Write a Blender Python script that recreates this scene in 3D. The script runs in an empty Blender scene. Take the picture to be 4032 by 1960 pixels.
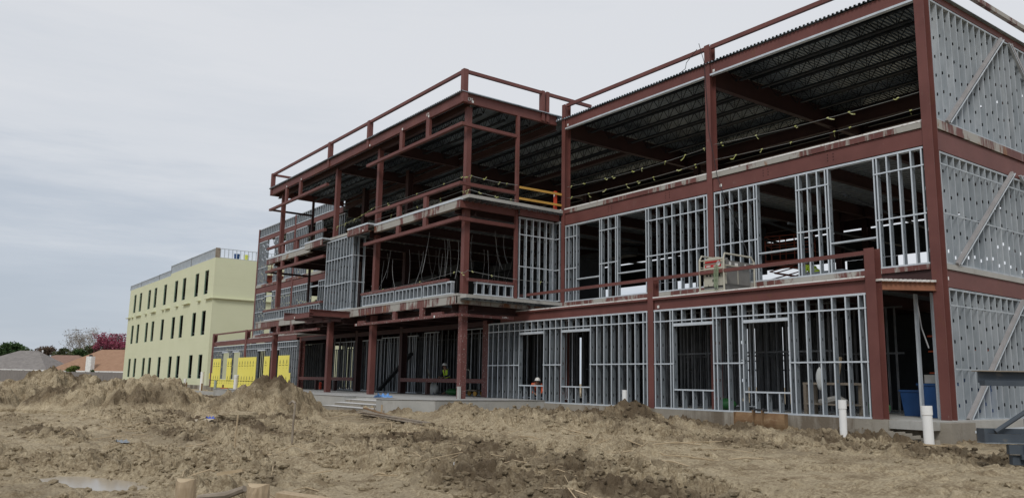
import bpy, math, random
import numpy as np
from mathutils import Vector, Matrix, Euler
random.seed(7); RNG = np.random.default_rng(11)
SC = bpy.context.scene
COL = SC.collection
R_ = math.radians
# ------------------------------------------------------------------ camera
# metres; the camera's eye is the origin, x runs along the facade, y into the building, z up
F_PX, YAW, PITCH, ROLL = 3190.12, -0.940943, 0.163077, 0.0177708
def cam_axes():
    f = Vector((math.sin(YAW)*math.cos(PITCH), math.cos(YAW)*math.cos(PITCH), math.sin(PITCH)))
    r = Vector((math.cos(YAW), -math.sin(YAW), 0)); u = r.cross(f)
    c, s = math.cos(ROLL), math.sin(ROLL)
    return c*r + s*u, -s*r + c*u, f
cr, cu, cf = cam_axes()
cd = bpy.data.cameras.new("camera"); cam = bpy.data.objects.new("camera", cd); COL.objects.link(cam)
cam.matrix_world = Matrix(((cr.x, cu.x, -cf.x, 0), (cr.y, cu.y, -cf.y, 0), (cr.z, cu.z, -cf.z, 0), (0, 0, 0, 1)))
cd.sensor_width = 36; cd.lens = 36*F_PX/4032; cd.clip_start = .1; cd.clip_end = 6000
SC.camera = cam
# ------------------------------------------------------------------ world, sun, exposure
SUN_EL, SUN_AZ = 44, 146          # soft overcast light, from behind and to the right of the camera
w = bpy.data.worlds.new("World"); SC.world = w; w.use_nodes = True
nt = w.node_tree; nt.nodes.clear(); N = nt.nodes.new; LK = nt.links.new
out = N('ShaderNodeOutputWorld'); bg = N('ShaderNodeBackground'); bg.inputs[1].default_value = .1
sky = N('ShaderNodeTexSky'); sky.sky_type = 'NISHITA'; sky.sun_disc = False
sky.sun_elevation = R_(SUN_EL); sky.sun_rotation = R_(SUN_AZ)
tc = N('ShaderNodeTexCoord')
sep = N('ShaderNodeSeparateXYZ'); LK(tc.outputs['Generated'], sep.inputs[0])
mp = N('ShaderNodeMapping'); mp.inputs['Scale'].default_value = (1.3, 1.3, 11); mp.inputs['Rotation'].default_value = (R_(4), R_(-3), 0)
LK(tc.outputs['Generated'], mp.inputs[0])
n1 = N('ShaderNodeTexNoise'); n1.inputs['Scale'].default_value = 1.6; n1.inputs['Detail'].default_value = 8; n1.inputs['Roughness'].default_value = .62
LK(mp.outputs[0], n1.inputs['Vector'])
# cloud thickness: thinner and paler high up, dark flat layers towards the horizon
el = N('ShaderNodeMapRange'); el.inputs[1].default_value = -.02; el.inputs[2].default_value = .34; LK(sep.outputs[2], el.inputs[0])
az = N('ShaderNodeMath'); az.operation = 'MULTIPLY_ADD'; LK(sep.outputs[1], az.inputs[0]); az.inputs[1].default_value = .62; az.inputs[2].default_value = -.24
a1 = N('ShaderNodeMath'); a1.operation = 'ADD'; LK(el.outputs[0], a1.inputs[0]); LK(az.outputs[0], a1.inputs[1])
a2 = N('ShaderNodeMath'); a2.operation = 'MULTIPLY_ADD'; LK(n1.outputs[0], a2.inputs[0]); a2.inputs[1].default_value = 1.45; a2.inputs[2].default_value = -.69
a3 = N('ShaderNodeMath'); a3.operation = 'ADD'; LK(a1.outputs[0], a3.inputs[0]); LK(a2.outputs[0], a3.inputs[1])
cr1 = N('ShaderNodeValToRGB'); LK(a3.outputs[0], cr1.inputs[0])
e = cr1.color_ramp.elements
e[0].position = 0; e[0].color = (4.4, 4.9, 5.6, 1); e[1].position = 1; e[1].color = (6.85, 7.0, 7.3, 1)
m_ = e.new(.3); m_.color = (4.95, 5.4, 6.05, 1); m_ = e.new(.62); m_.color = (6.3, 6.55, 6.95, 1)
mx = N('ShaderNodeMix'); mx.data_type = 'RGBA'; mx.inputs[0].default_value = .93
LK(sky.outputs[0], mx.inputs[6]); LK(cr1.outputs[0], mx.inputs[7])
LK(mx.outputs[2], bg.inputs[0]); LK(bg.outputs[0], out.inputs[0])
sd = bpy.data.lights.new("sun", 'SUN'); sd.energy = 1.5; sd.angle = R_(18); sd.color = (1, .97, .93)
so = bpy.data.objects.new("sun", sd); COL.objects.link(so)
a = R_(SUN_AZ)
so.rotation_euler = Vector((math.sin(a)*math.cos(R_(SUN_EL)), math.cos(a)*math.cos(R_(SUN_EL)), math.sin(R_(SUN_EL)))).to_track_quat('Z', 'Y').to_euler()
SC.view_settings.view_transform = 'Standard'; SC.view_settings.look = 'None'; SC.view_settings.gamma = 1
SC.view_settings.exposure = 0.12
SC.cycles.max_bounces = 6; SC.cycles.diffuse_bounces = 3

# ------------------------------------------------------------------ materials
def mat(name, col, rough=.7, metal=0, var=.15, scale=2.5, bump=0, col2=None, stretch=(1, 1, 1), spec=.4, detail=6, thr=None, bscale=None):
    m = bpy.data.materials.new(name); m.use_nodes = True; t = m.node_tree; t.nodes.clear()
    o = t.nodes.new('ShaderNodeOutputMaterial'); p = t.nodes.new('ShaderNodeBsdfPrincipled'); t.links.new(p.outputs[0], o.inputs[0])
    p.inputs['Roughness'].default_value = rough; p.inputs['Metallic'].default_value = metal; p.inputs['Specular IOR Level'].default_value = spec
    tc = t.nodes.new('ShaderNodeTexCoord'); mp = t.nodes.new('ShaderNodeMapping'); mp.inputs['Scale'].default_value = stretch
    t.links.new(tc.outputs['Object'], mp.inputs[0])
    n = t.nodes.new('ShaderNodeTexNoise'); n.inputs['Scale'].default_value = scale; n.inputs['Detail'].default_value = detail; n.inputs['Roughness'].default_value = .6
    t.links.new(mp.outputs[0], n.inputs['Vector'])
    r = t.nodes.new('ShaderNodeValToRGB'); t.links.new(n.outputs[0], r.inputs[0])
    c2 = col2 if col2 else tuple(min(1, c*(1+var)) for c in col)
    c1 = col if col2 else tuple(c*(1-var) for c in col)
    a, b = thr if thr else (.3, .7)
    r.color_ramp.elements[0].position = a; r.color_ramp.elements[1].position = b
    r.color_ramp.elements[0].color = (*c1, 1); r.color_ramp.elements[1].color = (*c2, 1)
    t.links.new(r.outputs[0], p.inputs['Base Color'])
    if bump:
        n2 = t.nodes.new('ShaderNodeTexNoise'); n2.inputs['Scale'].default_value = bscale or scale*6; n2.inputs['Detail'].default_value = 5
        t.links.new(mp.outputs[0], n2.inputs['Vector'])
        b_ = t.nodes.new('ShaderNodeBump'); b_.inputs['Strength'].default_value = bump; b_.inputs['Distance'].default_value = .05
        t.links.new(n2.outputs[0], b_.inputs['Height']); t.links.new(b_.outputs[0], p.inputs['Normal'])
    m['p'] = 1
    return m
def over(m, col, scale, thr, stretch=(1, 1, 1), rough=None, amount=1.0, seed=0):
    """a second noise-shaped layer (rust, dirt, cement) over a material's colour"""
    t = m.node_tree; p = next(n for n in t.nodes if n.type == 'BSDF_PRINCIPLED'); src = p.inputs['Base Color'].links[0].from_socket
    tc = t.nodes.new('ShaderNodeTexCoord'); mp = t.nodes.new('ShaderNodeMapping'); mp.inputs['Scale'].default_value = stretch; mp.inputs['Location'].default_value = (seed, seed*2, seed*3)
    t.links.new(tc.outputs['Object'], mp.inputs[0])
    n = t.nodes.new('ShaderNodeTexNoise'); n.inputs['Scale'].default_value = scale; n.inputs['Detail'].default_value = 7; n.inputs['Roughness'].default_value = .65
    t.links.new(mp.outputs[0], n.inputs['Vector'])
    r = t.nodes.new('ShaderNodeMapRange'); r.inputs[1].default_value = thr[0]; r.inputs[2].default_value = thr[1]; r.inputs[4].default_value = amount
    t.links.new(n.outputs[0], r.inputs[0])
    x = t.nodes.new('ShaderNodeMix'); x.data_type = 'RGBA'; t.links.new(r.outputs[0], x.inputs[0]); t.links.new(src, x.inputs[6]); x.inputs[7].default_value = (*col, 1)
    t.links.new(x.outputs[2], p.inputs['Base Color'])
    return m
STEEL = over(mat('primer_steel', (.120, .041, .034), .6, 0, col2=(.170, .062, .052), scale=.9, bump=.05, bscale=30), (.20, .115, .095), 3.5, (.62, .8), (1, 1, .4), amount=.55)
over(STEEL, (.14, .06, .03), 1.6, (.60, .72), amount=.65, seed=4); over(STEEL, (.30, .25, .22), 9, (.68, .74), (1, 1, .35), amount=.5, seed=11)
STEELD = mat('primer_steel_shaded', (.040, .019, .018), .7, 0, col2=(.062, .027, .025), scale=1.2)  # darkened copy of the primer: indoor shade put into the colour
STAIN = over(mat('primer_steel_spattered', (.115, .042, .036), .65, 0, col2=(.16, .062, .052), scale=1.2), (.36, .345, .31), .42, (.50, .53), (1.0, 1.0, .35), seed=2)
over(STAIN, (.34, .325, .29), 7, (.53, .60), (1.0, 1.0, .09), seed=9, amount=.8)
over(STAIN, (.23, .10, .04), 1.1, (.60, .66), (1, 1, .6), seed=15, amount=.8)
SPLAT = over(mat('primer_steel_splashed', (.12, .045, .04), .65, 0, col2=(.16, .06, .052), scale=1.2), (.42, .40, .37), 14, (.60, .64), seed=5)
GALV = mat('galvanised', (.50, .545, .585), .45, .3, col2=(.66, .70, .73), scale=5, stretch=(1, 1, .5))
GALVD = mat('galvanised_dull_shaded', (.165, .19, .21), .5, .3, col2=(.29, .32, .345), scale=4, stretch=(1, 1, .4))  # dull zinc; on stud webs the dark tone is painted shade
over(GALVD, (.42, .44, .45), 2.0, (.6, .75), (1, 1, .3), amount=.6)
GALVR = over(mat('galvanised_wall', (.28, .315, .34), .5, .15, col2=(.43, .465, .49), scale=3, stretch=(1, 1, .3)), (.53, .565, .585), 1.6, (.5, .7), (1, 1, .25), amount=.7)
GALVI = mat('galvanised_shaded', (.10, .108, .115), .55, .4, col2=(.22, .225, .23), scale=2)  # zinc of the inner partitions, darkened in colour to stand for indoor shade
DECK = over(mat('deck', (.28, .33, .37), .32, .7, col2=(.52, .58, .62), scale=.6), (.07, .09, .11), .35, (.48, .62), amount=.7)
JOIST = mat('joist_paint', (.012, .017, .024), .55, .1, var=.3)
CONC = over(mat('concrete', (.33, .325, .30), .85, 0, col2=(.43, .42, .39), scale=1.2, bump=.15, bscale=20), (.24, .22, .19), .8, (.55, .68), (1, 1, .4), amount=.7)
CONCP = over(mat('patio_concrete', (.34, .335, .32), .8, 0, col2=(.44, .435, .42), scale=.9, bump=.1), (.33, .32, .30), .7, (.52, .66), (.5, 2, 1), amount=.8)
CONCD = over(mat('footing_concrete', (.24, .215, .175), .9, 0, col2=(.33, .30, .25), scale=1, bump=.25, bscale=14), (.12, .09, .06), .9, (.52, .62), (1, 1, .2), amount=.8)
WHITE = mat('white_strip', (.75, .74, .71), .6, 0, col2=(.45, .38, .33), scale=6, thr=(.55, .68))
WHITEC = mat('lit_tread', (.58, .575, .56), .8, 0, var=.08)
PVC = over(mat('pvc', (.78, .78, .76), .4, 0, var=.03), (.5, .45, .36), 2.5, (.56, .75), amount=.6)
PIPEG = mat('grey_green_pipe', (.30, .36, .33), .5)
GREEN = over(mat('sheathing_coat', (.60, .615, .42), .8, 0, col2=(.65, .66, .465), scale=.25), (.54, .555, .375), .5, (.55, .7), (.15, .15, 2), amount=.5)
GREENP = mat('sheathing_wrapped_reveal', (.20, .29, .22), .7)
YELLOW = mat('yellow_board', (.80, .70, .115), .75, 0, col2=(.84, .75, .17), scale=.6)
INK = mat('board_ink', (.05, .06, .04), .8)
WOOD = mat('lumber', (.36, .27, .16), .8, 0, col2=(.48, .38, .25), scale=3, stretch=(1, 1, 4))
WOODG = mat('weathered_wood', (.20, .16, .12), .9, 0, col2=(.33, .28, .22), scale=4)
CUTW = over(mat('cut_timber', (.34, .25, .15), .85, 0, col2=(.46, .36, .24), scale=6, stretch=(6, 6, 1)), (.15, .08, .03), 5, (.62, .72), (3, 3, .5))
OCHRE = mat('yellow_lumber', (.50, .28, .06), .75, 0, var=.12)
ORANGE = mat('orange_paint', (.62, .10, .03), .6)
RED = mat('red_orange_paint', (.60, .07, .03), .6)
BLACK = mat('black', (.015, .015, .017), .6)
DARKW = mat('dark_board', (.03, .032, .034), .9, 0, var=.3)  # near-black, so the added backing panels read as interior shade
WIRE = mat('cable_grey', (.30, .30, .30), .5)
WIREG = mat('wire_rope', (.30, .31, .30), .5, .3)
RIBBON = mat('ribbon_yellow', (.42, .45, .10), .7, 0, col2=(.60, .60, .36), scale=4)
HIVIS = mat('hi_vis', (.62, .85, .06), .6)
HIVISY = mat('hi_vis_yellow', (.68, .72, .12), .6)
SKIN = mat('skin', (.32, .18, .12), .6)
NAVY = mat('navy_cloth', (.05, .06, .085), .9)
GREYCL = mat('dark_trousers', (.05, .05, .055), .9)
HAT = mat('hat_white', (.75, .74, .70), .35)
BEIGE = over(mat('beige_enamel', (.47, .45, .37), .5, 0, var=.06), (.25, .22, .17), 3, (.6, .72), amount=.5)
DGREY = over(mat('grey_enamel', (.17, .165, .155), .5, 0, var=.1), (.2, .19, .17), 2, (.55, .7), amount=.5)
LABEL = mat('paper_label', (.7, .69, .66), .7)
REDL = mat('red_label', (.50, .03, .03), .5)
HOSE = mat('hose_green', (.24, .30, .19), .5)
TARP = mat('blue_tarp', (.08, .22, .50), .5, 0, col2=(.16, .34, .66), scale=5)
BLUE = mat('blue_plastic', (.02, .07, .20), .4)
BLUER = mat('blue_cloth', (.06, .11, .45), .6)
RUST = over(mat('rusty_steel', (.16, .085, .04), .85, .1, col2=(.26, .17, .09), scale=2.5, bump=.2), (.34, .25, .15), 1.6, (.5, .65), (1, 1, 2), amount=.8)
RUSTE = mat('rust_orange', (.42, .13, .03), .8)
SLATE = over(mat('joist_slate_paint', (.05, .062, .078), .5, 0, col2=(.07, .085, .10), scale=2), (.20, .17, .13), 4, (.60, .75), amount=.6)
PLAST = mat('white_plastic', (.7, .72, .70), .5)
GREENB = mat('green_plastic', (.02, .11, .03), .5)
ROCK = mat('broken_concrete', (.40, .34, .25), .9, 0, col2=(.52, .46, .36), scale=3, bump=.4)
ROOFG = mat('shingle_grey', (.17, .155, .145), .95, 0, col2=(.25, .23, .215), scale=1.2, stretch=(1, 1, 3))
ROOFO = mat('shingle_orange', (.27, .155, .095), .95, 0, col2=(.34, .205, .13), scale=1.2, stretch=(1, 1, 3))
ROOFR = mat('shingle_brown', (.20, .125, .095), .95, 0, col2=(.27, .17, .13), scale=1.2, stretch=(1, 1, 3))
BRICK = mat('house_brick', (.30, .20, .17), .9, 0, col2=(.36, .26, .22), scale=2)
TRIM = mat('trim_white', (.72, .72, .70), .6)
FENCE = mat('fence_wood', (.17, .155, .145), .95, 0, col2=(.25, .23, .215), scale=1.4, stretch=(5, 5, .5))
BARK = mat('bark', (.14, .115, .095), .95)
BARKP = mat('pale_bark', (.33, .30, .27), .95)
def leafm(n, a, b): return mat(n, a, .8, 0, col2=b, scale=.9, spec=.2, thr=(.38, .62))
LF1 = leafm('leaf_pine', (.028, .06, .02), (.075, .125, .045)); LF2 = leafm('leaf_olive', (.05, .065, .03), (.11, .12, .055))
LF3 = leafm('leaf_brown', (.10, .07, .05), (.17, .125, .09)); LF4 = leafm('blossom_plum', (.20, .035, .07), (.38, .10, .15)); LF5 = leafm('leaf_bush', (.04, .08, .02), (.14, .17, .04))
LF6 = leafm('twig_haze', (.24, .21, .18), (.36, .33, .29))
def glass_water():
    m = mat('muddy_water', (.36, .315, .25), .2, 0, var=.05, spec=.6); return m
WATER = glass_water()
def soil(name, dark=(.108, .077, .046), light=(.53, .44, .295), mid=(.24, .183, .112)):
    m = bpy.data.materials.new(name); m.use_nodes = True; t = m.node_tree; t.nodes.clear(); n = t.nodes.new; l = t.links.new
    o = n('ShaderNodeOutputMaterial'); p = n('ShaderNodeBsdfPrincipled'); l(p.outputs[0], o.inputs[0]); p.inputs['Roughness'].default_value = .92; p.inputs['Specular IOR Level'].default_value = .25
    at = n('ShaderNodeAttribute'); at.attribute_name = 'wet'
    tc = n('ShaderNodeTexCoord')
    a = n('ShaderNodeTexNoise'); a.inputs['Scale'].default_value = 1.7; a.inputs['Detail'].default_value = 9; a.inputs['Roughness'].default_value = .7; l(tc.outputs['Object'], a.inputs['Vector'])
    b = n('ShaderNodeTexNoise'); b.inputs['Scale'].default_value = 20; b.inputs['Detail'].default_value = 6; b.inputs['Roughness'].default_value = .7; l(tc.outputs['Object'], b.inputs['Vector'])
    r = n('ShaderNodeValToRGB'); r.color_ramp.elements[0].position = .38; r.color_ramp.elements[0].color = (*mid, 1); r.color_ramp.elements[1].position = .62; r.color_ramp.elements[1].color = (*light, 1)
    ad = n('ShaderNodeMath'); ad.operation = 'MULTIPLY_ADD'; l(b.outputs[0], ad.inputs[0]); ad.inputs[1].default_value = .8; l(a.outputs[0], ad.inputs[2])
    su = n('ShaderNodeMath'); su.operation = 'SUBTRACT'; l(ad.outputs[0], su.inputs[0]); su.inputs[1].default_value = .40
    l(su.outputs[0], r.inputs[0])
    x = n('ShaderNodeMix'); x.data_type = 'RGBA'; l(r.outputs[0], x.inputs[6]); x.inputs[7].default_value = (*dark, 1)
    wv = n('ShaderNodeMath'); wv.operation = 'MULTIPLY_ADD'; l(a.outputs[0], wv.inputs[0]); wv.inputs[1].default_value = 2.4; wv.inputs[2].default_value = -1.2
    w2 = n('ShaderNodeMath'); w2.operation = 'ADD'; w2.use_clamp = True; l(at.outputs['Fac'], w2.inputs[0]); l(wv.outputs[0], w2.inputs[1])
    w3 = n('ShaderNodeMath'); w3.operation = 'MULTIPLY'; l(w2.outputs[0], w3.inputs[0]); w3.inputs[1].default_value = .95
    l(w3.outputs[0], x.inputs[0]); l(x.outputs[2], p.inputs['Base Color'])
    bp = n('ShaderNodeBump'); bp.inputs['Strength'].default_value = .9; bp.inputs['Distance'].default_value = .07
    c = n('ShaderNodeTexNoise'); c.inputs['Scale'].default_value = 13; c.inputs['Detail'].default_value = 8; c.inputs['Roughness'].default_value = .75; l(tc.outputs['Object'], c.inputs['Vector'])
    l(c.outputs[0], bp.inputs['Height']); l(bp.outputs[0], p.inputs['Normal'])
    return m
SOIL = soil('muddy_soil')

# ------------------------------------------------------------------ helpers
class MB:
    def __init__(s): s.v = []; s.f = []; s.m = []; s.mi = 0
    def add(s, vs, fs):
        k = len(s.v); s.v += [tuple(p) for p in vs]; s.f += [tuple(k+i for i in q) for q in fs]; s.m += [s.mi]*len(fs); return s
    def box(s, x0, y0, z0, x1, y1, z1):
        x0, x1 = min(x0, x1), max(x0, x1); y0, y1 = min(y0, y1), max(y0, y1); z0, z1 = min(z0, z1), max(z0, z1)
        return s.add([(x0, y0, z0), (x1, y0, z0), (x1, y1, z0), (x0, y1, z0), (x0, y0, z1), (x1, y0, z1), (x1, y1, z1), (x0, y1, z1)],
                     [(0, 3, 2, 1), (4, 5, 6, 7), (0, 1, 5, 4), (1, 2, 6, 5), (2, 3, 7, 6), (3, 0, 4, 7)])
    def bar(s, p, q, a, b, up=(0, 0, 1)):
        p = Vector(p); q = Vector(q); d = (q-p).normalized(); u = Vector(up)
        if abs(d.dot(u)) > .98: u = Vector((0, 1, 0))
        x = d.cross(u).normalized()*a/2; y = x.cross(d).normalized()*b/2
        vs = [p-x-y, p+x-y, p+x+y, p-x+y, q-x-y, q+x-y, q+x+y, q-x+y]
        return s.add(vs, [(0, 1, 2, 3), (7, 6, 5, 4), (4, 5, 1, 0), (5, 6, 2, 1), (6, 7, 3, 2), (7, 4, 0, 3)])
    def tube(s, pts, r, n=6, cap=True):
        P = [Vector(p) for p in pts]; rs = r if isinstance(r, (list, tuple)) else [r]*len(P); k = len(s.v); ref = Vector((0.3, .2, 1)).normalized()
        for i, p in enumerate(P):
            d = (P[min(i+1, len(P)-1)]-P[max(i-1, 0)]).normalized()
            rr = ref if abs(d.dot(ref)) < .95 else Vector((1, 0, 0))
            x = d.cross(rr).normalized(); y = d.cross(x)
            for j in range(n):
                t = 2*math.pi*j/n; s.v.append(tuple(p+(x*math.cos(t)+y*math.sin(t))*rs[i]))
        for i in range(len(P)-1):
            for j in range(n):
                a = k+i*n+j; b = k+i*n+(j+1) % n; s.f.append((a, b, b+n, a+n)); s.m.append(s.mi)
        if cap:
            s.f.append(tuple(k+j for j in range(n))[::-1]); s.m.append(s.mi)
            e = k+(len(P)-1)*n; s.f.append(tuple(e+j for j in range(n))); s.m.append(s.mi)
        return s
    def quad(s, a, b, c, d): return s.add([a, b, c, d], [(0, 1, 2, 3)])
    def build(s, name, m, parent=None, smooth=False, loc=None):
        me = bpy.data.meshes.new(name); me.from_pydata(s.v, [], s.f)
        ms = m if isinstance(m, (list, tuple)) else [m]
        for x in ms: me.materials.append(x)
        if len(ms) > 1: me.polygons.foreach_set('material_index', s.m)
        if smooth: me.polygons.foreach_set('use_smooth', [True]*len(s.f))
        me.update(); o = bpy.data.objects.new(name, me); COL.objects.link(o)
        if parent is not None: o.parent = parent
        if loc is not None: o.location = loc
        return o
def tag(o, label, cat, group=None, kind=None):
    if label: o['label'] = label
    if cat: o['category'] = cat
    if group: o['group'] = group
    if kind: o['kind'] = kind
    return o
def empty(name, label, cat, loc=(0, 0, 0), rz=0, group=None):
    o = bpy.data.objects.new(name, None); COL.objects.link(o); o.location = loc; o.rotation_euler = (0, 0, rz); o.empty_display_size = .2
    return tag(o, label, cat, group)
def structure(o): o['kind'] = 'structure'; return o
def copy_tree(root, loc=None, rz=None, label=None, group=None):
    c = root.copy(); COL.objects.link(c)
    if loc is not None: c.location = loc
    if rz is not None: c.rotation_euler = (0, 0, rz)
    if label: c['label'] = label
    if group: c['group'] = group
    def rec(a, b):
        for ch in [o for o in COL.objects if o.parent == a]:
            d = ch.copy(); COL.objects.link(d); d.parent = b; rec(ch, d)
    rec(root, c)
    return c
def mesh_np(name, V, Fq, m, smooth=False, attr=None, parent=None):
    me = bpy.data.meshes.new(name); V = np.asarray(V, 'f'); Fq = np.asarray(Fq, 'i'); nf, k = Fq.shape
    me.vertices.add(len(V)); me.vertices.foreach_set('co', V.ravel())
    me.loops.add(nf*k); me.loops.foreach_set('vertex_index', Fq.ravel())
    me.polygons.add(nf); me.polygons.foreach_set('loop_start', np.arange(nf, dtype='i')*k); me.polygons.foreach_set('loop_total', np.full(nf, k, 'i'))
    me.polygons.foreach_set('use_smooth', np.full(nf, smooth))
    me.materials.append(m); me.update(calc_edges=True)
    if attr is not None:
        at = me.attributes.new('wet', 'FLOAT', 'POINT'); at.data.foreach_set('value', np.asarray(attr, 'f'))
    o = bpy.data.objects.new(name, me); COL.objects.link(o)
    if parent is not None: o.parent = parent
    return o
# numpy noise
def hsh(ix, iy, s=0):
    h = (ix.astype(np.int64)*374761393 + iy.astype(np.int64)*668265263 + s*1442695041) & 0xffffffff
    h = ((h ^ (h >> 13))*1274126177) & 0xffffffff
    return ((h ^ (h >> 16)) & 0xffffff)/float(0xffffff)
def vnoise(x, y, s=0):
    ix = np.floor(x); iy = np.floor(y); fx = x-ix; fy = y-iy; fx = fx*fx*(3-2*fx); fy = fy*fy*(3-2*fy)
    a = hsh(ix, iy, s); b = hsh(ix+1, iy, s); c = hsh(ix, iy+1, s); d = hsh(ix+1, iy+1, s)
    return a+(b-a)*fx+(c-a)*fy+(a-b-c+d)*fx*fy
def fbm(x, y, o=4, s=0, g=.5):
    t = 0; A = 1; n = 0
    for i in range(o):
        t = t+A*(vnoise(x, y, s+i*17)-.5); n += A; A *= g; x = x*2.03+3.1; y = y*2.03+1.7
    return t/n*2
def clods(x, y, s=0):
    """rounded lumps of random size, about one per unit cell"""
    ix = np.floor(x); iy = np.floor(y); h = np.zeros_like(x)
    for dx in (-1, 0, 1):
        for dy in (-1, 0, 1):
            cx = ix+dx; cy = iy+dy
            px = cx+hsh(cx, cy, s); py = cy+hsh(cx, cy, s+5); r = .25+.5*hsh(cx, cy, s+9); k = .5+hsh(cx, cy, s+13)
            t = hsh(cx, cy, s+21)*3.14; ux = (x-px)*np.cos(t)+(y-py)*np.sin(t); uy = (y-py)*np.cos(t)-(x-px)*np.sin(t)
            d = np.sqrt(ux*ux+(uy*k)**2)/r
            h = np.maximum(h, (np.clip(1-d*d, 0, 1)**.5*r*(.55+.9*hsh(cx, cy, s+31))+ux*(hsh(cx, cy, s+37)-.5)*.9+uy*(hsh(cx, cy, s+41)-.5)*.9)*(d < 1))
    return h
def sst(a, b, x): t = np.clip((x-a)/(b-a), 0, 1); return t*t*(3-2*t)
MOUNDS = [(-24.8, 15.9, 1.5, .8, .42), (-23.2, 17.4, 1.6, .7, .24), (-22.0, 18.3, 1.3, .6, .16), (-19.2, 18.6, 1.0, .65, .50), (-20.2, 17.9, 1.3, .7, .25), (-18.4, 18.8, 1.0, .5, .28),
          (-17.4, 19.5, 1.2, .7, .22), (-15.4, 19.9, .9, .5, .16), (-12.9, 19.6, .9, .5, .16), (-17.6, 17.2, 2.2, .9, .16), (-21.5, 15.0, 2.5, .8, .14), (-16.0, 5.0, 1.3, .8, .12), (-13.6, 12.6, 1.6, .7, .13), (-10.0, 9.6, 1.7, .7, .12), (-11.5, 3.4, 1.1, .6, .10), (-6.2, 17.2, 2.6, 1.3, -.24), (-12.5, 20.7, 1.6, .5, .12)]
PUD = [(-14.8, 2.6, 1.9, .70, .25), (-17.0, 3.7, .9, .45, .5)]
def ground_h(x, y, fine=True):
    zw = -1.37+.15*sst(-12, -24, x); h = -1.68 + (zw+1.68)*sst(3, 18.5, y) + .22*sst(-28, -60, x)*sst(22, 6, y)
    h = h+.10*fbm(x*.22, y*.22, 3, 1)
    rough = sst(-.10, .24, fbm(x*.20+7, y*.62, 4, 40)+.18*np.exp(-((y-8.6)/1.8)**2)+.10*np.exp(-((y-17.6)/1.5)**2)-.22*np.exp(-((y-14.0-.1*(x+18))/.8)**2)-.25*np.exp(-((y-6.0-.06*(x+12))/.5)**2))
    mw = 0
    for (mx_, my_, rx, ry, H) in MOUNDS:
        d = np.sqrt(((x-mx_)/rx)**2+((y-my_)/ry)**2); g = np.exp(-(d*1.15)**2); h = h+H*g; rough = np.maximum(rough, np.clip(g*2, 0, 1)); mw = np.maximum(mw, g*(H > .15))
    near = sst(70, 40, np.hypot(x, y))
    pud = 0
    for (px, py, rx, ry, t) in PUD:
        u = (x-px)*math.cos(t)+(y-py)*math.sin(t); v = (y-py)*math.cos(t)-(x-px)*math.sin(t)
        pud = np.maximum(pud, np.exp(-((u/rx)**2+(v/ry)**2)))
    rut = 0
    for (ry0, sl, cv) in ((13.9, .10, .35), (15.5, .10, .35), (5.4, .06, .5), (7.1, .06, .5), (10.9, -.13, .4), (12.4, -.13, .4), (3.2, .3, .3)):
        dd = y-(ry0+sl*(x+14)+cv*np.sin(x*.21+ry0)); cov = sst(-.15, .25, fbm(x*.13+ry0, y*.1, 2, int(ry0*7))+.12); rut = rut+cov*(-.10*np.exp(-(dd/.19)**2)*(1+.25*np.sin(x*13))+.06*np.exp(-((np.abs(dd)-.40)/.12)**2)*(.4+vnoise(x*2.5, y*2.5, 3))); rough = rough*(1-.8*cov*np.exp(-(dd/.22)**2))
    rough = rough*(1-sst(.15, .5, pud))
    wet = .10+.85*sst(-.08, .32, fbm(x*.18+31, y*.7+3, 5, 77, .6))*(.35+.65*rough)+.35*rough*sst(0, .4, fbm(x*.9, y*.9, 3, 91))-.1
    wet = wet+.45*mw
    if fine:
        wx = x+.10*fbm(x*3, y*3, 2, 5); wy = y+.10*fbm(x*3+9, y*3, 2, 6)
        c = .19*clods(wx*2.1, wy*2.1, 2)+.15*clods(wx*4.3, wy*4.3, 3)+.125*clods(wx*9, wy*9, 4)+.065*fbm(x*9, y*9, 4, 8, .7)
        # smooth driven-over bands keep shallow track marks
        ph = (y+.22*x*0+.35*fbm(x*.15, y*.1, 2, 61))*1.0
        tr = .025*np.sin(x*11+2*fbm(x, y, 2, 3))*sst(.1, .4, fbm(x*.12, ph*1.1, 2, 63))+.06*fbm(x*.5, y*4.2, 4, 64, .6)+.05*fbm(x*1.6, y*1.6, 3, 66)
        h = h+near*(rough*(c*1.0-.05)+(1-rough)*(tr+.10*clods(wx*5, wy*5, 31)*sst(.3, .5, fbm(x*1.3, y*1.3, 2, 70))))-.17*sst(.25, .7, pud)+near*rut*(1-np.clip(pud*2, 0, 1))
        wet = wet+.55*rough*fbm(x*2.3, y*2.3, 4, 55, .7)+.25*fbm(x*7, y*7, 3, 58, .7)
    return h, wet
def gz(x, y): return float(ground_h(np.array([float(x)]), np.array([float(y)]))[0][0])

# ------------------------------------------------------------------ ground
def build_ground():
    th_f = np.arange(YAW-.62, YAW+.62, .00175); th_c = np.arange(YAW+.62, YAW-.62+2*math.pi, .05); th = np.concatenate([th_f, th_c])
    rs = [.6, 1.5, 3, 4.5]; r = 5.5
    while r < 62: rs.append(r); r *= 1.0031
    while r < 4500: rs.append(r); r *= 1.12
    rs = np.array(rs); n, k = len(rs), len(th)
    Rg, T = np.meshgrid(rs, th, indexing='ij'); X = (Rg*np.sin(T)).ravel(); Y = (Rg*np.cos(T)).ravel()
    Z, W = ground_h(X, Y)
    i = np.arange(n-1)[:, None]*k; j = np.arange(k)[None, :]; j2 = (j+1) % k
    Fq = np.stack([i+j, i+k+j, i+k+j2, i+j2], -1).reshape(-1, 4)[:, ::-1]
    V = np.stack([X, Y, Z], 1); V = np.vstack([V, [[0, 0, float(Z[:k].mean())]]]); W = np.append(W, 0)
    o = mesh_np('ground', V, Fq, SOIL, False, W); structure(o)
    cap = MB(); return o
build_ground()
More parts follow.
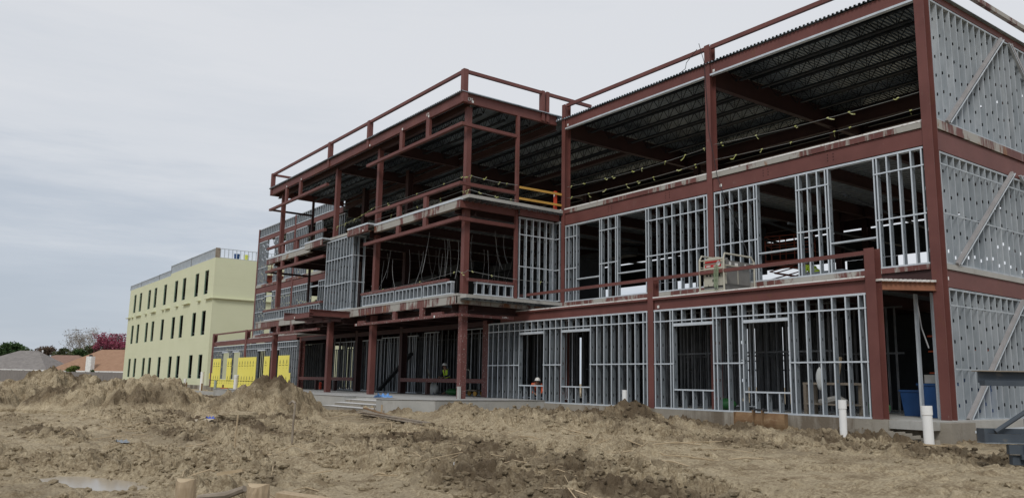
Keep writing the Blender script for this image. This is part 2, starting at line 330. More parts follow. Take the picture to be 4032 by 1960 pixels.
MB().tube([(0, 0, -1.72), (0, 0, -1.70)], .62, 24)   # (nothing linked)
def puddles():
    for (px, py, rx, ry, t) in PUD[:2]:
        m = MB(); n = 40; z = -1.70+.06; vs = []
        for j in range(n):
            a_ = 2*math.pi*j/n; u = rx*.98*math.cos(a_)*(1+.18*math.sin(3*a_+1)); v = ry*1.0*math.sin(a_)*(1+.25*math.sin(2*a_))
            vs.append((px+u*math.cos(t)-v*math.sin(t), py+u*math.sin(t)+v*math.cos(t), 0))
        zz = gz(px, py)+.045; vs = [(a_, b_, zz) for a_, b_, _ in vs]
        m.add(vs, [tuple(range(n))]); structure(m.build('puddle_water', WATER))
puddles()
def scatter_clods():
    """loose lumps of clay over the rough ground: one mesh, nobody could count them"""
    ico = [(0, 0, 1), (.894, 0, .447), (.276, .851, .447), (-.724, .526, .447), (-.724, -.526, .447), (.276, -.851, .447), (.724, .526, -.447), (-.276, .851, -.447), (-.894, 0, -.447), (-.276, -.851, -.447), (.724, -.526, -.447), (0, 0, -1)]
    fc = [(0, 1, 2), (0, 2, 3), (0, 3, 4), (0, 4, 5), (0, 5, 1), (1, 6, 2), (2, 7, 3), (3, 8, 4), (4, 9, 5), (5, 10, 1), (2, 6, 7), (3, 7, 8), (4, 8, 9), (5, 9, 10), (1, 10, 6), (6, 11, 7), (7, 11, 8), (8, 11, 9), (9, 11, 10), (10, 11, 6)]
    ico = np.array(ico); fc = np.array(fc); n = 15000
    th = RNG.uniform(YAW-.66, YAW+.66, n*3); r = 7+RNG.random(n*3)**1.1*36; X = r*np.sin(th); Y = r*np.cos(th)
    ok = (Y < 21.0) & ~((Y > 14) & (X < -26.5)); X = X[ok]; Y = Y[ok]
    h, wt = ground_h(X, Y, False); rough = fbm(X*.20+7, Y*.62, 4, 40)+.15*np.exp(-((Y-8.6)/1.8)**2); keep = (rough > .02) | (RNG.random(len(X)) < .10)
    X = X[keep][:n]; Y = Y[keep][:n]; n = len(X); H, W = ground_h(X, Y)
    s = .016+.055*RNG.random(n)**3.0
    V = ico[None]*(1+.45*(RNG.random((n, 12, 1))-.5))
    ax = RNG.uniform(0, 6.28, n); c, s_ = np.cos(ax), np.sin(ax); sc = np.stack([1+RNG.random(n)*.8, np.ones(n), .5+.4*RNG.random(n)], 1)
    V = V*sc[:, None]*s[:, None, None]; x = V[..., 0]*c[:, None]-V[..., 1]*s_[:, None]; y = V[..., 0]*s_[:, None]+V[..., 1]*c[:, None]
    V = np.stack([x+X[:, None], y+Y[:, None], V[..., 2]+(H+s*.3)[:, None]], -1).reshape(-1, 3)
    Fq = (fc[None]+np.arange(n)[:, None, None]*12).reshape(-1, 3)
    o = mesh_np('loose_clods', V, Fq, SOIL, False, np.repeat(W*.8, 12)); tag(o, 'loose clay lumps littering the churned ground', 'clods', kind='stuff')
scatter_clods()

# ------------------------------------------------------------------ dirt piles
def dirt_pile(label, cones, seed, wetb=0, cell=.055, top_wet=0):
    xs = [c[0] for c in cones]; ys = [c[1] for c in cones]; Rm = max(c[2] for c in cones)*1.25
    gx = np.arange(min(xs)-Rm, max(xs)+Rm, cell); gy = np.arange(min(ys)-Rm, max(ys)+Rm, cell)
    X, Y = np.meshgrid(gx, gy, indexing='ij'); sh = X.shape; X = X.ravel(); Y = Y.ravel(); g, _ = ground_h(X, Y)
    h = np.zeros_like(X)-.5
    wob = 1+.22*fbm(X*.7, Y*.7, 3, seed)
    for (cx, cy, R, H) in cones:
        d = np.hypot(X-cx, Y-cy)/(R*wob); h = np.maximum(h, H*(1-d**1.5)*(d < 1.5)-.5*(d >= 1.5))
    k = sst(-.1, .25, h)
    wx = X+.12*fbm(X*3, Y*3, 2, seed); wy = Y+.12*fbm(X*3+5, Y*3, 2, seed)
    c = .26*clods(wx*1.9, wy*1.9, seed+1)+.24*clods(wx*3.6, wy*3.6, seed+2)+.14*clods(wx*7.5, wy*7.5, seed+3)+.16*fbm(X*1.6, Y*1.6, 5, seed+4, .65)
    Z = np.minimum(g+.02, g*0-1.30)*0+(g*.0-1.38)+h+k*(c-.08)
    Z = np.where(h < -.14, g-.25, Z)
    W = wetb+.85*sst(-.05, .3, fbm(X*.55, Y*.55, 3, seed+9))*k+.5*fbm(X*2.3, Y*2.3, 4, seed+12, .7)+top_wet*sst(.55, 1.0, h/ max(c_[3] for c_ in cones))
    i = np.arange(sh[0]-1)[:, None]*sh[1]; j = np.arange(sh[1]-1)[None]; Fq = np.stack([i+j, i+sh[1]+j, i+sh[1]+j+1, i+j+1], -1).reshape(-1, 4)
    hm = (h[Fq] > -.2).any(1); o = mesh_np('dirt_pile', np.stack([X, Y, Z], 1), Fq[hm], SOIL, False, W)
    tag(o, label, 'dirt pile', 'heaps of excavated soil'); return o
dirt_pile('clay heap with dark crest in front of the yellow boards', [(-29.7, 10.7, 2.35, 1.22), (-29.3, 10.9, 1.2, 1.34), (-29.2, 9.9, 2.0, .8)], 100, -.40, top_wet=.75)
dirt_pile('long lumpy heap in front of the green building', [(-40.2, 8.6, 2.5, 1.15), (-39.6, 9.6, 1.9, 1.12), (-41.0, 7.4, 2.6, .98), (-41.6, 6.3, 2.3, .75)], 200, -.05)
dirt_pile('tallest heap at far left, half tan and half dark', [(-46.6, 5.6, 2.3, 1.50), (-45.5, 4.3, 2.2, .95), (-47.2, 7.2, 2.4, 1.22), (-47.3, 8.9, 2.3, 1.05), (-46.6, 10.9, 2.2, .85), (-43.9, 2.4, 2.2, .80), (-43.0, 1.2, 2.2, .70)], 300, .05)

# ------------------------------------------------------------------ the unfinished building
B = empty('office_building', 'three storey building of red brown steel framing and bare metal studs', 'building')
CNT = {}
def part(mb, name, m, label=None, parent=B, smooth=False):
    o = mb.build(name, m, parent, smooth)
    if label: o['label'] = label
    return o
def boxpart(name, m, *c, label=None, parent=B): return part(MB().box(*c), name, m, label, parent)
def ibx(x0, x1, y, z0, z1, w=.2, t=.025):      # wide-flange beam along x, centred on y
    return MB().box(x0, y-w/2, z0, x1, y+w/2, z0+t).box(x0, y-w/2, z1-t, x1, y+w/2, z1).box(x0, y-.012, z0+t, x1, y+.012, z1-t)
def iby(x, y0, y1, z0, z1, w=.2, t=.025):
    return MB().box(x-w/2, y0, z0, x+w/2, y1, z0+t).box(x-w/2, y0, z1-t, x+w/2, y1, z1).box(x-.012, y0, z0+t, x+.012, y1, z1-t)
def chx(x0, x1, y, z0, z1, d=.12, t=.02):      # channel, web flush at y facing the camera, flanges standing 15 mm proud
    return MB().box(x0, y, z0+t, x1, y+t, z1-t).box(x0, y-.015, z0, x1, y+d, z0+t).box(x0, y-.015, z1-t, x1, y+d, z1)
def chy(x, y0, y1, z0, z1, d=.12, t=.02):      # same, facing +x
    return MB().box(x-t, y0, z0+t, x, y1, z1-t).box(x-d, y0, z0, x+.015, y1, z0+t).box(x-d, y0, z1-t, x+.015, y1, z1)
def wcol(x0, x1, y, z0, z1, d=.34, t=.025):    # wide-flange column, flanges facing -y and +y
    xm = (x0+x1)/2
    return MB().box(x0, y, z0, x1, y+t, z1).box(x0, y+d-t, z0, x1, y+d, z1).box(xm-.012, y+t, z0, xm+.012, y+d-t, z1)
rr0 = random.Random(21)
FSE = MB()
FST = MB()                                      # the studs beyond the hundred largest
def stud_geo(mb, x, y, z0, z1, axis='x', d=.16, holes=True, w=.044):
    H = z1-z0; hs = []
    if holes:
        zz = .36+(holes if holes is not True else rr0.uniform(-.16, .16))
        while zz < H-.2: hs.append(zz); zz += .61
    def P(a, b, z):   # a: along wall, b: depth into wall
        return (x+a, y+b, z0+z) if axis == 'x' else (x-b, y+a, z0+z)
    f = w/2; s = 1 if axis == 'x' else -1; wa = f*s
    def q(a0, b0, z_0, a1, b1, z_1): mb.quad(P(a0, b0, z_0), P(a1, b1, z_0), P(a1, b1, z_1), P(a0, b0, z_1))
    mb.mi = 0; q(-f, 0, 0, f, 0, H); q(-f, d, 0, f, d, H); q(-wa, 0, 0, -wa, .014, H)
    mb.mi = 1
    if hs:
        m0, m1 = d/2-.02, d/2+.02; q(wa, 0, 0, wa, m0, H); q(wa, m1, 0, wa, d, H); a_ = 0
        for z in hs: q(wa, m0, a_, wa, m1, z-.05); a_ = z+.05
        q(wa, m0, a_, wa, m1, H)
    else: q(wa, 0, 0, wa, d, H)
    mb.mi = 0
def trk(mb, p0, p1, h=.05, d=.16, axis='x', z=0, y=0, proud=.004):
    if axis == 'x': mb.box(p0, y-proud, z, p1, y+d, z+h)
    else: mb.box(y+proud, p0, z, y-d, p1, z+h)
SCACHE = {}
SC_N = [0]
def wall(axis, plane, a0, a1, z0, z1, studs, opens=(), bands=(), d=.16, single=False, bandover=(), mats=(GALV, GALVD), holes=True, sills=True, blab=None):
    """a stud wall: tracks and bridging are the wall mesh, studs its children (single) or part of the common stud mesh"""
    tm = MB(); tt = MB()
    trk(tm, a0, a1, .05, d+.006, axis, z0, plane); trk(tt, a0, a1, .06, d+.006, axis, z1-.06, plane)
    sgn = -1 if axis == 'x' else 1
    def inop(a, z_0, z_1):
        segs = [(z_0, z_1)]
        for (o0, o1, s0, s1) in opens:
            if o0+.02 < a < o1-.02:
                ns = []
                for (q0, q1) in segs:
                    if s0 > q0: ns.append((q0, min(q1, s0)))
                    if s1 < q1: ns.append((max(q0, s1), q1))
                segs = [q for q in ns if q[1]-q[0] > .05]
        return segs
    ww = tm.build('stud_wall', mats[0], B); tt.build('top_track', mats[0], ww)
    if blab: ww['label'] = blab
    for a in studs:
        for (s0, s1) in inop(a, z0+.05, z1-.06):
            if single and SC_N[0] < 100:
                SC_N[0] += 1
                hv = rr0.choice((-.15, -.07, .02, .1, .17)) if mats[1] is GALVR else .001
                m_ = MB(); stud_geo(m_, 0, 0, 0, s1-s0, axis, d, hv if holes else False)
                key = (axis, d, round(s1-s0, 3), mats[1].name, hv)
                if key in SCACHE: o = bpy.data.objects.new('stud', SCACHE[key]); COL.objects.link(o); o.parent = ww
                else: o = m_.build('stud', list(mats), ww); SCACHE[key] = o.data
                o.location = (a, plane, s0) if axis == 'x' else (plane, a, s0)
            elif axis == 'x': stud_geo(FST, a, plane, s0, s1, axis, d, holes)
            else: stud_geo(FSE if mats[1] is GALVR else FST, plane, a, s0, s1, axis, d, holes)
    # opening heads, sills
    for (o0, o1, s0, s1) in opens:
        if s0 > z0+.1: ex = MB(); trk(ex, o0+.02, o1-.02, .05, d, axis, s0, plane, .006); ex.build('window_sill', mats[0], ww)
        if s1 < z1-.1: ex = MB(); trk(ex, o0+.02, o1-.02, .10, d, axis, s1, plane, .008); ex.build('window_head', mats[0], ww)
    for zb in bands:
        cuts = [a0]; seg = []
        ops = sorted([(o0, o1) for (o0, o1, s0, s1) in opens if s0 < zb < s1+.06])
        p = a0
        for (o0, o1) in ops: seg.append((p, o0+.02)); p = o1-.02
        seg.append((p, a1))
        for (p0, p1) in seg:
            if p1-p0 > .05:
                ex = MB()
                if axis == 'x': ex.box(p0, plane-.010, zb-.022, p1, plane-.006, zb+.022).box(p0, plane-.006, zb+.014, p1, plane+d*.5, zb+.018)
                else: ex.box(plane+.006, p0, zb-.022, plane+.010, p1, zb+.022)
                ex.build('bridging', mats[0], ww)
    return ww
def fill(a, b, s=.41):
    n = max(1, round((b-a)/s)); return [a+(b-a)*i/n for i in range(n+1)]
LAT = [(-31.38, -21.12), (-20.79, -12.56)]
# --- front low storey (plane y = 21.6)
Y1 = 21.6
st = [-31.36, -31.0, -30.58, -30.17, -29.75, -29.35, -28.98, -28.56, -28.10, -27.65, -27.22, -26.81, -26.44, -26.06, -25.58, -25.13, -24.68, -24.25, -23.87, -23.46, -23.04, -22.62, -22.18, -21.76, -21.34, -21.15]
wall('x', Y1, -31.40, -21.11, -.82, 2.69, st, [(-28.96, -27.24, -.14, 2.09), (-26.04, -24.27, -.15, 2.08)], [2.28, .76], d=.2, single=True)
st = [-20.75, -20.47, -20.0, -19.88, -19.45, -19.0, -18.55, -18.07, -17.92, -17.47, -17.01, -16.86, -16.42, -15.98, -15.54, -15.12, -14.95, -14.51, -14.06, -13.63, -13.2, -12.79, -12.6]
wall('x', Y1, -20.79, -12.56, -.82, 2.69, st, [(-19.86, -18.07, -.17, 2.06), (-16.84, -15.12, -.19, 2.03)], [2.26, .75], d=.2, single=True)
D1_ = part(MB().box(-21.09, Y1-.01, -.82, -20.81, Y1+.015, 3.9).box(-21.09, Y1+.28, -.82, -20.81, Y1+.305, 3.9).box(-20.96, Y1+.015, -.82, -20.94, Y1+.28, 3.9), 'column', STEEL)
part(MB().box(-12.54, Y1-.02, -.82, -12.24, Y1+.005, 3.95).box(-12.54, Y1+.30, -.82, -12.24, Y1+.325, 3.95).box(-12.40, Y1+.005, -.82, -12.376, Y1+.30, 3.95), 'column', STEEL)
part(MB().box(-31.62, Y1+.05, -.72, -31.45, Y1+.22, 2.7), 'column', SPLAT)
for (a_, b_) in ((-30.5, -21.10), (-20.80, -12.55)):
    part(chx(a_, b_, Y1+.05, 2.695, 3.04), 'edge_beam', STEEL)
    part(MB().box(a_, Y1-.05, 3.05, b_, Y1+.10, 3.12), 'edge_angle', STEEL)
    part(MB().box(a_, Y1-.04, 3.122, b_, Y1+1.62, 3.165), 'roof_deck', WHITE)
    part(MB().box(a_, Y1+.0, 3.78, b_, Y1+.11, 3.89), 'parapet_rail', STEEL)
part(MB().bar((-12.35, 21.93, 2.90), (-11.42, 23.27, 2.90), .02, .20).bar((-12.35, 21.93, 2.79), (-11.42, 23.27, 2.79), .14, .02).bar((-12.35, 21.93, 3.01), (-11.42, 23.27, 3.01), .14, .02), 'beam', mat('rusty_beam', (.26, .11, .06), .7, 0, var=.2))
m = MB()
for i in range(12): u = i/12; m.box(-12.42+.93*u, 21.85+1.42*u, 3.025, -12.2+.93*u, 21.92+1.42*u, 3.085)
part(m, 'deck_end', WHITE)
# footing below the front walls
part(MB().box(-31.6, Y1-.03, -1.6, -12.1, Y1+.6, -.823), 'footing', CONCD)
part(MB().box(-12.1, 22.0, -1.6, -10.6, 23.3, -.85), 'footing', CONCD)
part(MB().box(-11.36, 23.9, -1.6, -11.30, 34, -.86).box(-11.6, 23.3, -1.6, -11.36, 34, -.855), 'footing', CONCD)
m = MB()
rr = random.Random(3)
for i in range(16):
    x = -13.6+rr.random()*2.8; y = 20.9+rr.random()*.6; s = .10+rr.random()*.12; m.bar((x, y, gz(x, y)+.03), (x+s*2, y+rr.uniform(-.1, .1), gz(x, y)+.06), s, s*.8)
part(m, 'rubble_edge', CONCD)
boxpart('ground_slab', CONC, -75.2, 21.63, -1.05, -10.9, 34.2, -.825)
# --- main wing, plane y = 23.29
Y0 = 23.29
for (x0, x1, zt) in ((-28.13, -27.89, 12.86), (-19.59, -19.34, 12.9), (-11.49, -11.20, 12.95)):
    part(wcol(x0, x1, Y0-.03, -.82, zt), 'column', STEEL)
for k, (a_, b_) in enumerate(((-27.87, -19.61), (-19.32, -11.51))):
    part(chx(a_, b_, Y0, 7.10, 7.60), 'edge_beam', STEEL)
    part(MB().box(a_, Y0-.05, 7.625, b_, Y0+.12, 7.80), 'slab_edge', STAIN, 'cement streaked slab edge')
    part(MB().box(a_, Y0-.06, 7.805, b_, Y0+.10, 7.86), 'edge_strip', WHITE)
    part(chx(a_, b_, Y0, 11.70, 12.09), 'edge_beam', STEEL)
    part(MB().box(a_, Y0-.05, 11.62, b_, Y0+.10, 11.69), 'track', GALV)
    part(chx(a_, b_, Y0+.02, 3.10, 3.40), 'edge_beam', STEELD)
    part(MB().box(a_, Y0-.05, 3.42, b_, Y0+.12, 3.57), 'slab_edge', STAIN, 'cement streaked slab edge')
    part(MB().box(a_-.0, Y0, 12.72, b_, Y0+.12, 12.87), 'parapet_rail', STEEL)
# second storey stud walls
def w2(a0, a1, studs): return wall('x', Y0, a0, a1, 3.58, 7.07, studs, (), [6.51, 5.07], d=.17, single=True)
w2(-27.87, -27.04, [-27.83, -27.6, -27.28, -27.08]); w2(-25.58, -24.42, [-25.56, -25.44, -25.02, -24.57, -24.46]); w2(-22.82, -19.62, [-22.8, -22.66, -22.2, -21.8, -21.39, -20.96, -20.57, -20.18, -19.78, -19.64])
w2(-19.30, -17.40, [-19.28, -19.0, -18.59, -18.18, -17.79, -17.53, -17.42]); w2(-15.85, -14.62, [-15.83, -15.72, -15.40, -15.04, -14.74, -14.64]); w2(-13.09, -11.52, [-13.07, -12.97, -12.65, -12.28, -11.9, -11.58])
for (a_, b_) in ((-27.04, -25.58), (-24.42, -22.82), (-17.40, -15.85), (-14.62, -13.09)):
    part(MB().box(a_, Y0-.01, 4.54, b_, Y0+.16, 4.58), 'window_sill', GALV); boxpart('window_head', GALV, a_, Y0-.004, 7.01, b_, Y0+.17, 7.07); boxpart('bottom_track', GALV, a_, Y0-.004, 3.58, b_, Y0+.17, 3.63)
# floors, decks, joists
def corr(mb, x0, x1, y0, y1, z, pitch, dep, axis):
    """trapezoidal steel deck; ribs run along `axis`"""
    L, a = ((x1-x0), x0) if axis == 'y' else ((y1-y0), y0)
    n = int(L/pitch); prof = []
    for i in range(n): prof += [(a+i*pitch, 0), (a+(i+.42)*pitch, 0), (a+(i+.5)*pitch, 1), (a+(i+.92)*pitch, 1)]
    prof.append((a+L, 0))
    vs = []
    for (p, h) in prof:
        if axis == 'y': vs += [(p, y0, z+h*dep), (p, y1, z+h*dep)]
        else: vs += [(x0, p, z+h*dep), (x1, p, z+h*dep)]
    mb.add(vs, [(2*i, 2*i+2, 2*i+3, 2*i+1) for i in range(len(prof)-1)]); return mb
YB = 34.0
part(corr(MB(), -52.2, -11.25, Y0-.10, YB, 12.12, .155, .06, 'y'), 'roof_deck', DECK)
part(corr(MB(), -69.6, -52.2, Y0+.25, YB, 12.12, .155, .06, 'y'), 'roof_deck', DECK)
part(corr(MB(), -52.1, -28.35, 17.86, Y0+.3, 12.385, .155, .06, 'y'), 'roof_deck', DECK)
for z in (3.43, 7.66):
    for (x0, x1, y0) in ((-28.0, -11.6, Y0+.14), (-52.0, -28.0, 18.12), (-69.4, -52.0, Y0+.2)):
        if y0 < 20:
            part(MB().box(x0, y0, z, -42.4, YB, z+.14).box(-42.4, y0 if z > 7 else y0, z, -38.8, YB, z+.14).box(-38.8, y0, z, x1, YB, z+.14), 'floor_slab', CONC)
        else: part(MB().box(x0, y0, z, x1, YB, z+.14), 'floor_slab', CONC)
        part(corr(MB(), x0, x1, y0, YB, z-.075, .30, .07, 'x'), 'floor_deck', GALVD if x1 > -20 else DECK)
BAYS = [(-19.36, -11.7), (-27.9, -19.58), (-36.9, -28.1), (-43.2, -37.2), (-51.9, -43.4), (-60.9, -52.2), (-69.3, -61.2)]
JC = {}
def joist(x0, x1, y, ztop, dep=.55):
    L = round(x1-x0, 2)
    if (L, dep) not in JC:
        m_ = MB()
        for s in (-.032, .032): m_.box(0, s-.026, -.08, L, s+.026, 0).box(.5, s-.026, -dep, L-.5, s+.026, -dep+.075)
        n = int(L/.62)*2; step = L/n
        for i in range(n): a_, b_ = ((0, -.05), (0, -dep+.03)) if i % 2 == 0 else ((0, -dep+.03), (0, -.05)); m_.bar((i*step, 0, a_[1]), ((i+1)*step, 0, b_[1]), .022, .022)
        for i in range(1, n, 2): m_.bar((i*step, 0, -dep+.03), (i*step, 0, -.05), .018, .018)
        o = m_.build('joist', JOIST, B); JC[(L, dep)] = o.data
    else: o = bpy.data.objects.new('joist', JC[(L, dep)]); COL.objects.link(o); o.parent = B
    o.location = (x0, y, ztop)
for (x0, x1) in BAYS:
    for y in (24.45, 25.75, 27.05, 28.35, 29.65, 30.95, 32.3, 33.4): joist(x0, x1, y, 12.115)
for (x0, x1) in ((-51.8, -42.7), (-42.3, -37.4), (-37.0, -28.8)):
    for y in (19.5, 20.8, 22.1): joist(x0, x1, y, 12.38, .5)
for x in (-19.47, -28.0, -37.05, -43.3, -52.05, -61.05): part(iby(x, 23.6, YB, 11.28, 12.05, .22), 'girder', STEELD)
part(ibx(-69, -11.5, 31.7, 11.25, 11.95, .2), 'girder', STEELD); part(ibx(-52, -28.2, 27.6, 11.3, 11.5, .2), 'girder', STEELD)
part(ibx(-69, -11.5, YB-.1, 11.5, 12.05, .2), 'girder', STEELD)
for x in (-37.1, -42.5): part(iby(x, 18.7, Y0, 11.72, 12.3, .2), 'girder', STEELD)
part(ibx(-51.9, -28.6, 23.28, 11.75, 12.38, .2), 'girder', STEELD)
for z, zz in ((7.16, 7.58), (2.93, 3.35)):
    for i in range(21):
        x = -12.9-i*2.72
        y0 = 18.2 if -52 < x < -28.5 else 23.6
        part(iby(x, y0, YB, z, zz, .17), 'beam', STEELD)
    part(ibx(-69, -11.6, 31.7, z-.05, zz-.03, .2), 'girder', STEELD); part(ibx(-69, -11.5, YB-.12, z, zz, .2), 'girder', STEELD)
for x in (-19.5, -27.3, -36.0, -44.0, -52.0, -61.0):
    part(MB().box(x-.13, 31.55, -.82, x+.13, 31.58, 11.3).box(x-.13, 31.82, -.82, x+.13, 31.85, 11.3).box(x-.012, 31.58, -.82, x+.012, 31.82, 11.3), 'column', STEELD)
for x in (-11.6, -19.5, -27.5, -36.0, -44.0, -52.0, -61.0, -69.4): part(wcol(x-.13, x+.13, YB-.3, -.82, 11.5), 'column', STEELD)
# storefront line inside the porch
for x, zt in ((-32.1, 2.9), (-40.42, 12.0), (-46.1, 12.0), (-55.2, 2.9)): part(wcol(x-.2, x+.12, 21.9, -.70, zt), 'column', STEELD if zt > 3 else SPLAT)
for (a_, b_) in ((-55.0, -46.35), (-45.95, -40.65), (-40.27, -32.3)):
    part(MB().box(a_, 21.9, 2.62, b_, 22.02, 2.86), 'frame_rail', STEELD)
for (a_, b_) in ((-55.0, -46.35), (-40.27, -32.0)): part(MB().box(a_, 21.86, -.06, b_, 21.98, .14), 'frame_rail', SPLAT)
part(MB().box(-31.97, 21.8, -.07, -31.64, 21.92, .12), 'frame_rail', SPLAT)
for x in (-52.1, -49.1, -37.45): part(MB().box(x-.1, 21.87, -.70, x+.1, 22.07, -.065), 'frame_post', STEELD)
# --- entrance block (front plane y = 18, right side x = -28.5)
YE, XE = 18.0, -28.5
for x in (-28.86, -37.2, -42.45, -51.0):
    part(MB().box(x-.12, 18.42, 7.85, x+.12, 18.66, 11.9), 'column', STEEL); part(MB().box(x-.13, 18.42, 3.6, x+.13, 18.68, 7.32), 'column', STEEL); part(MB().box(x-.14, 18.40, -.70, x+.14, 18.68, 3.2), 'column', SPLAT if x > -30 else STEEL)
part(MB().box(-28.60, 20.93, 3.6, -28.46, 21.07, 11.95), 'column', STEEL); part(MB().box(-52.1, 20.93, 3.6, -51.96, 21.07, 11.95), 'column', STEELD)
part(MB().box(-28.94, 18.40, -.705, -28.65, 18.39, -.2).box(-28.72, 18.39, -.705, -28.70, 18.40, -.2), 'cement_splash', CONC)
part(chx(-52.0, -28.52, YE, 11.96, 12.36), 'edge_beam', STEEL); part(chy(XE, YE-.0, 23.25, 11.96, 12.40), 'edge_beam', STEEL); part(ibx(-51.9, -28.75, 18.52, 11.80, 12.14, .16), 'edge_beam', STEELD)
part(chy(-51.95, 18.0, 23.2, 11.96, 12.36), 'edge_beam', STEEL)
for (a_, b_) in ((-51.8, -42.8), (-42.5, -37.75), (-37.5, -28.63)): part(MB().box(a_, YE-.03, 13.29, b_, YE+.10, 13.43), 'parapet_rail', STEEL)
for x in (-51.93, -42.66, -37.63, -28.5): part(MB().box(x-.12, YE-.06, 11.95, x+.12, YE+.18, 13.44), 'parapet_post', STEEL)
part(MB().box(XE-.08, YE+.2, 13.30, XE+.06, 22.3, 13.44).box(XE-.08, 22.75, 13.30, XE+.06, 25.4, 13.44), 'parapet_rail', STEEL)
part(MB().box(-52.0, YE+.2, 13.30, -51.86, 22.3, 13.43), 'parapet_rail', STEEL)
for y in (22.31, 22.58): part(MB().box(XE-.16, y, 12.0, XE+.08, y+.16, 13.46), 'parapet_post', STEEL)
def hung(z0, z1, segs, posts, pz0, pz1, name='frame_rail', m=STEEL, side=True):
    for (a_, b_) in segs: part(MB().box(a_, YE-.05, z0, b_, YE+.12, z1), name, m)
    if side: part(MB().box(XE-.12, YE+.125, z0, XE+.03, 20.92, z1), name, m)
    for x in posts: part(MB().box(x-.15, YE-.02, pz0, x+.15, YE+.11, pz1), 'frame_post', m)
PO = (-31.45, -34.0, -46.9, -49.2)
hung(10.92, 11.06, ((-52.1, -42.75), (-37.65, -28.46)), PO, 11.065, 11.955)
hung(8.29, 8.43, ((-52.0, -42.75), (-37.55, -28.46)), PO, 7.74, 8.285)
hung(6.75, 6.90, ((-52.0, -42.6), (-37.55, -28.46)), PO, 6.905, 7.29)
hung(4.20, 4.32, ((-52.0, -42.65), (-37.6, -29.35)), (), 0, 0, m=SPLAT, side=False)
part(MB().box(XE-.12, YE+.5, 4.20, XE+.03, 20.92, 4.32), 'frame_rail', SPLAT)
hung(2.69, 2.81, ((-52.1, -42.9), (-38.15, -28.6)), PO, 2.815, 3.2, m=SPLAT)
for x0, x1 in ((-37.9, -37.2), (-30.6, -29.7)): part(MB().box(x0, YE+.0, 2.815, x1, YE+.12, 2.93), 'frame_rail', SPLAT)
for x in PO:
    for z0, z1 in ((11.1, 12.0), (6.95, 7.35), (2.85, 3.25)): part(MB().bar((x, YE+.12, z0), (x-.0, YE+1.3, z1), .05, .05), 'kicker_brace', STEELD)
part(MB().bar((-52.03, YE+.1, 11.0), (-52.03, 20.9, 11.0), .12, .12), 'frame_rail', STEELD); part(MB().bar((-52.03, YE+.1, 6.83), (-52.03, 20.9, 6.83), .12, .12), 'frame_rail', STEELD)
for (z0, z1, zs) in ((7.30, 7.62, 7.71), (3.20, 3.55, 3.63)):
    segs = ((-52.0, -44.7, YE, z0, zs), (-44.69, -42.15, YE-.35, z0+.06, zs+.07), (-38.9, -36.5, YE-.35, z0+.06, zs+.07), (-36.49, -28.52, YE, z0, zs)) if z0 > 7 else ((-53.3, -38.6, YE, z0, zs), (-38.59, -28.62, YE, z0, zs))
    for (a_, b_, y_, q0, q1) in segs:
        part(chx(a_, b_, y_, q0, q1-.085, .2), 'edge_beam', STAIN, 'edge beam spattered with cement')
        part(MB().box(a_, y_-.02, q1-.08, b_, y_+(.16 if y_ == YE else .5), q1), 'slab_edge', GALV if z0 > 7 else CONC)
    part(chy(XE, YE+.02, 20.98 if z0 > 7 else 23.26, z0, zs-.085), 'edge_beam', STEEL if z0 > 7 else STAIN); part(MB().box(XE-.16, YE+.0, zs-.08, XE+.02, 20.98 if z0 > 7 else 23.26, zs), 'slab_edge', GALV if z0 > 7 else CONC)
part(chy(XE+.25, 21.0, 23.26, 7.32, 7.70), 'edge_beam', STEEL); part(MB().box(XE-.2, 21.0, 7.705, XE+.27, 23.26, 7.80), 'slab_edge', GALV)
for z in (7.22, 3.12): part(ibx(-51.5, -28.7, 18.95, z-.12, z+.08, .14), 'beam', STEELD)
# knee walls of the second storey
for (a_, b_) in ((-37.45, -34.12), (-34.0, -31.5), (-31.38, -29.0), (-51.8, -49.2), (-49.1, -46.4), (-46.3, -42.9)):
    wall('x', YE+.0, a_, b_, 3.64, 4.19, fill(a_+.03, b_-.03, .36), (), (), d=.16, holes=False)
wall('y', XE, 18.9, 20.9, 3.64, 4.19, fill(18.95, 20.85, .37), (), (), d=.16, holes=False)
# stair panel between the two halves
wall('x', YE, -42.3, -38.88, 3.64, 7.55, fill(-42.27, -38.92, .375), (), [6.45, 5.06], d=.2, mats=(GALV, GALVD))
wall('y', -38.86, 18.0, 18.75, 3.64, 7.55, [18.02, 18.35, 18.7], (), [6.45, 5.06], d=.2)
# side wall between block and main wing
wall('y', XE+.05, 21.1, 23.1, 3.64, 7.30, fill(21.15, 23.05, .42), (), [6.5, 5.07], d=.16)
wall('x', 23.22, -28.95, -28.15, 3.64, 7.30, [-28.9, -28.6, -28.2], (), [6.5, 5.07], d=.16)
# entrance canopy frame
for x in (-38.85, -42.3): part(iby(x, 15.8, 17.98, 3.14, 3.46, .18), 'canopy_beam', STEEL)
part(chx(-42.2, -38.76, 15.75, 3.05, 3.30, .2), 'canopy_beam', STEEL)
for x in (-39.9, -41.2): part(iby(x, 15.98, 17.98, 3.0, 3.22, .14), 'canopy_beam', STEELD)
part(ibx(-42.1, -38.95, 17.0, 2.93, 3.12, .14), 'canopy_beam', STEELD)
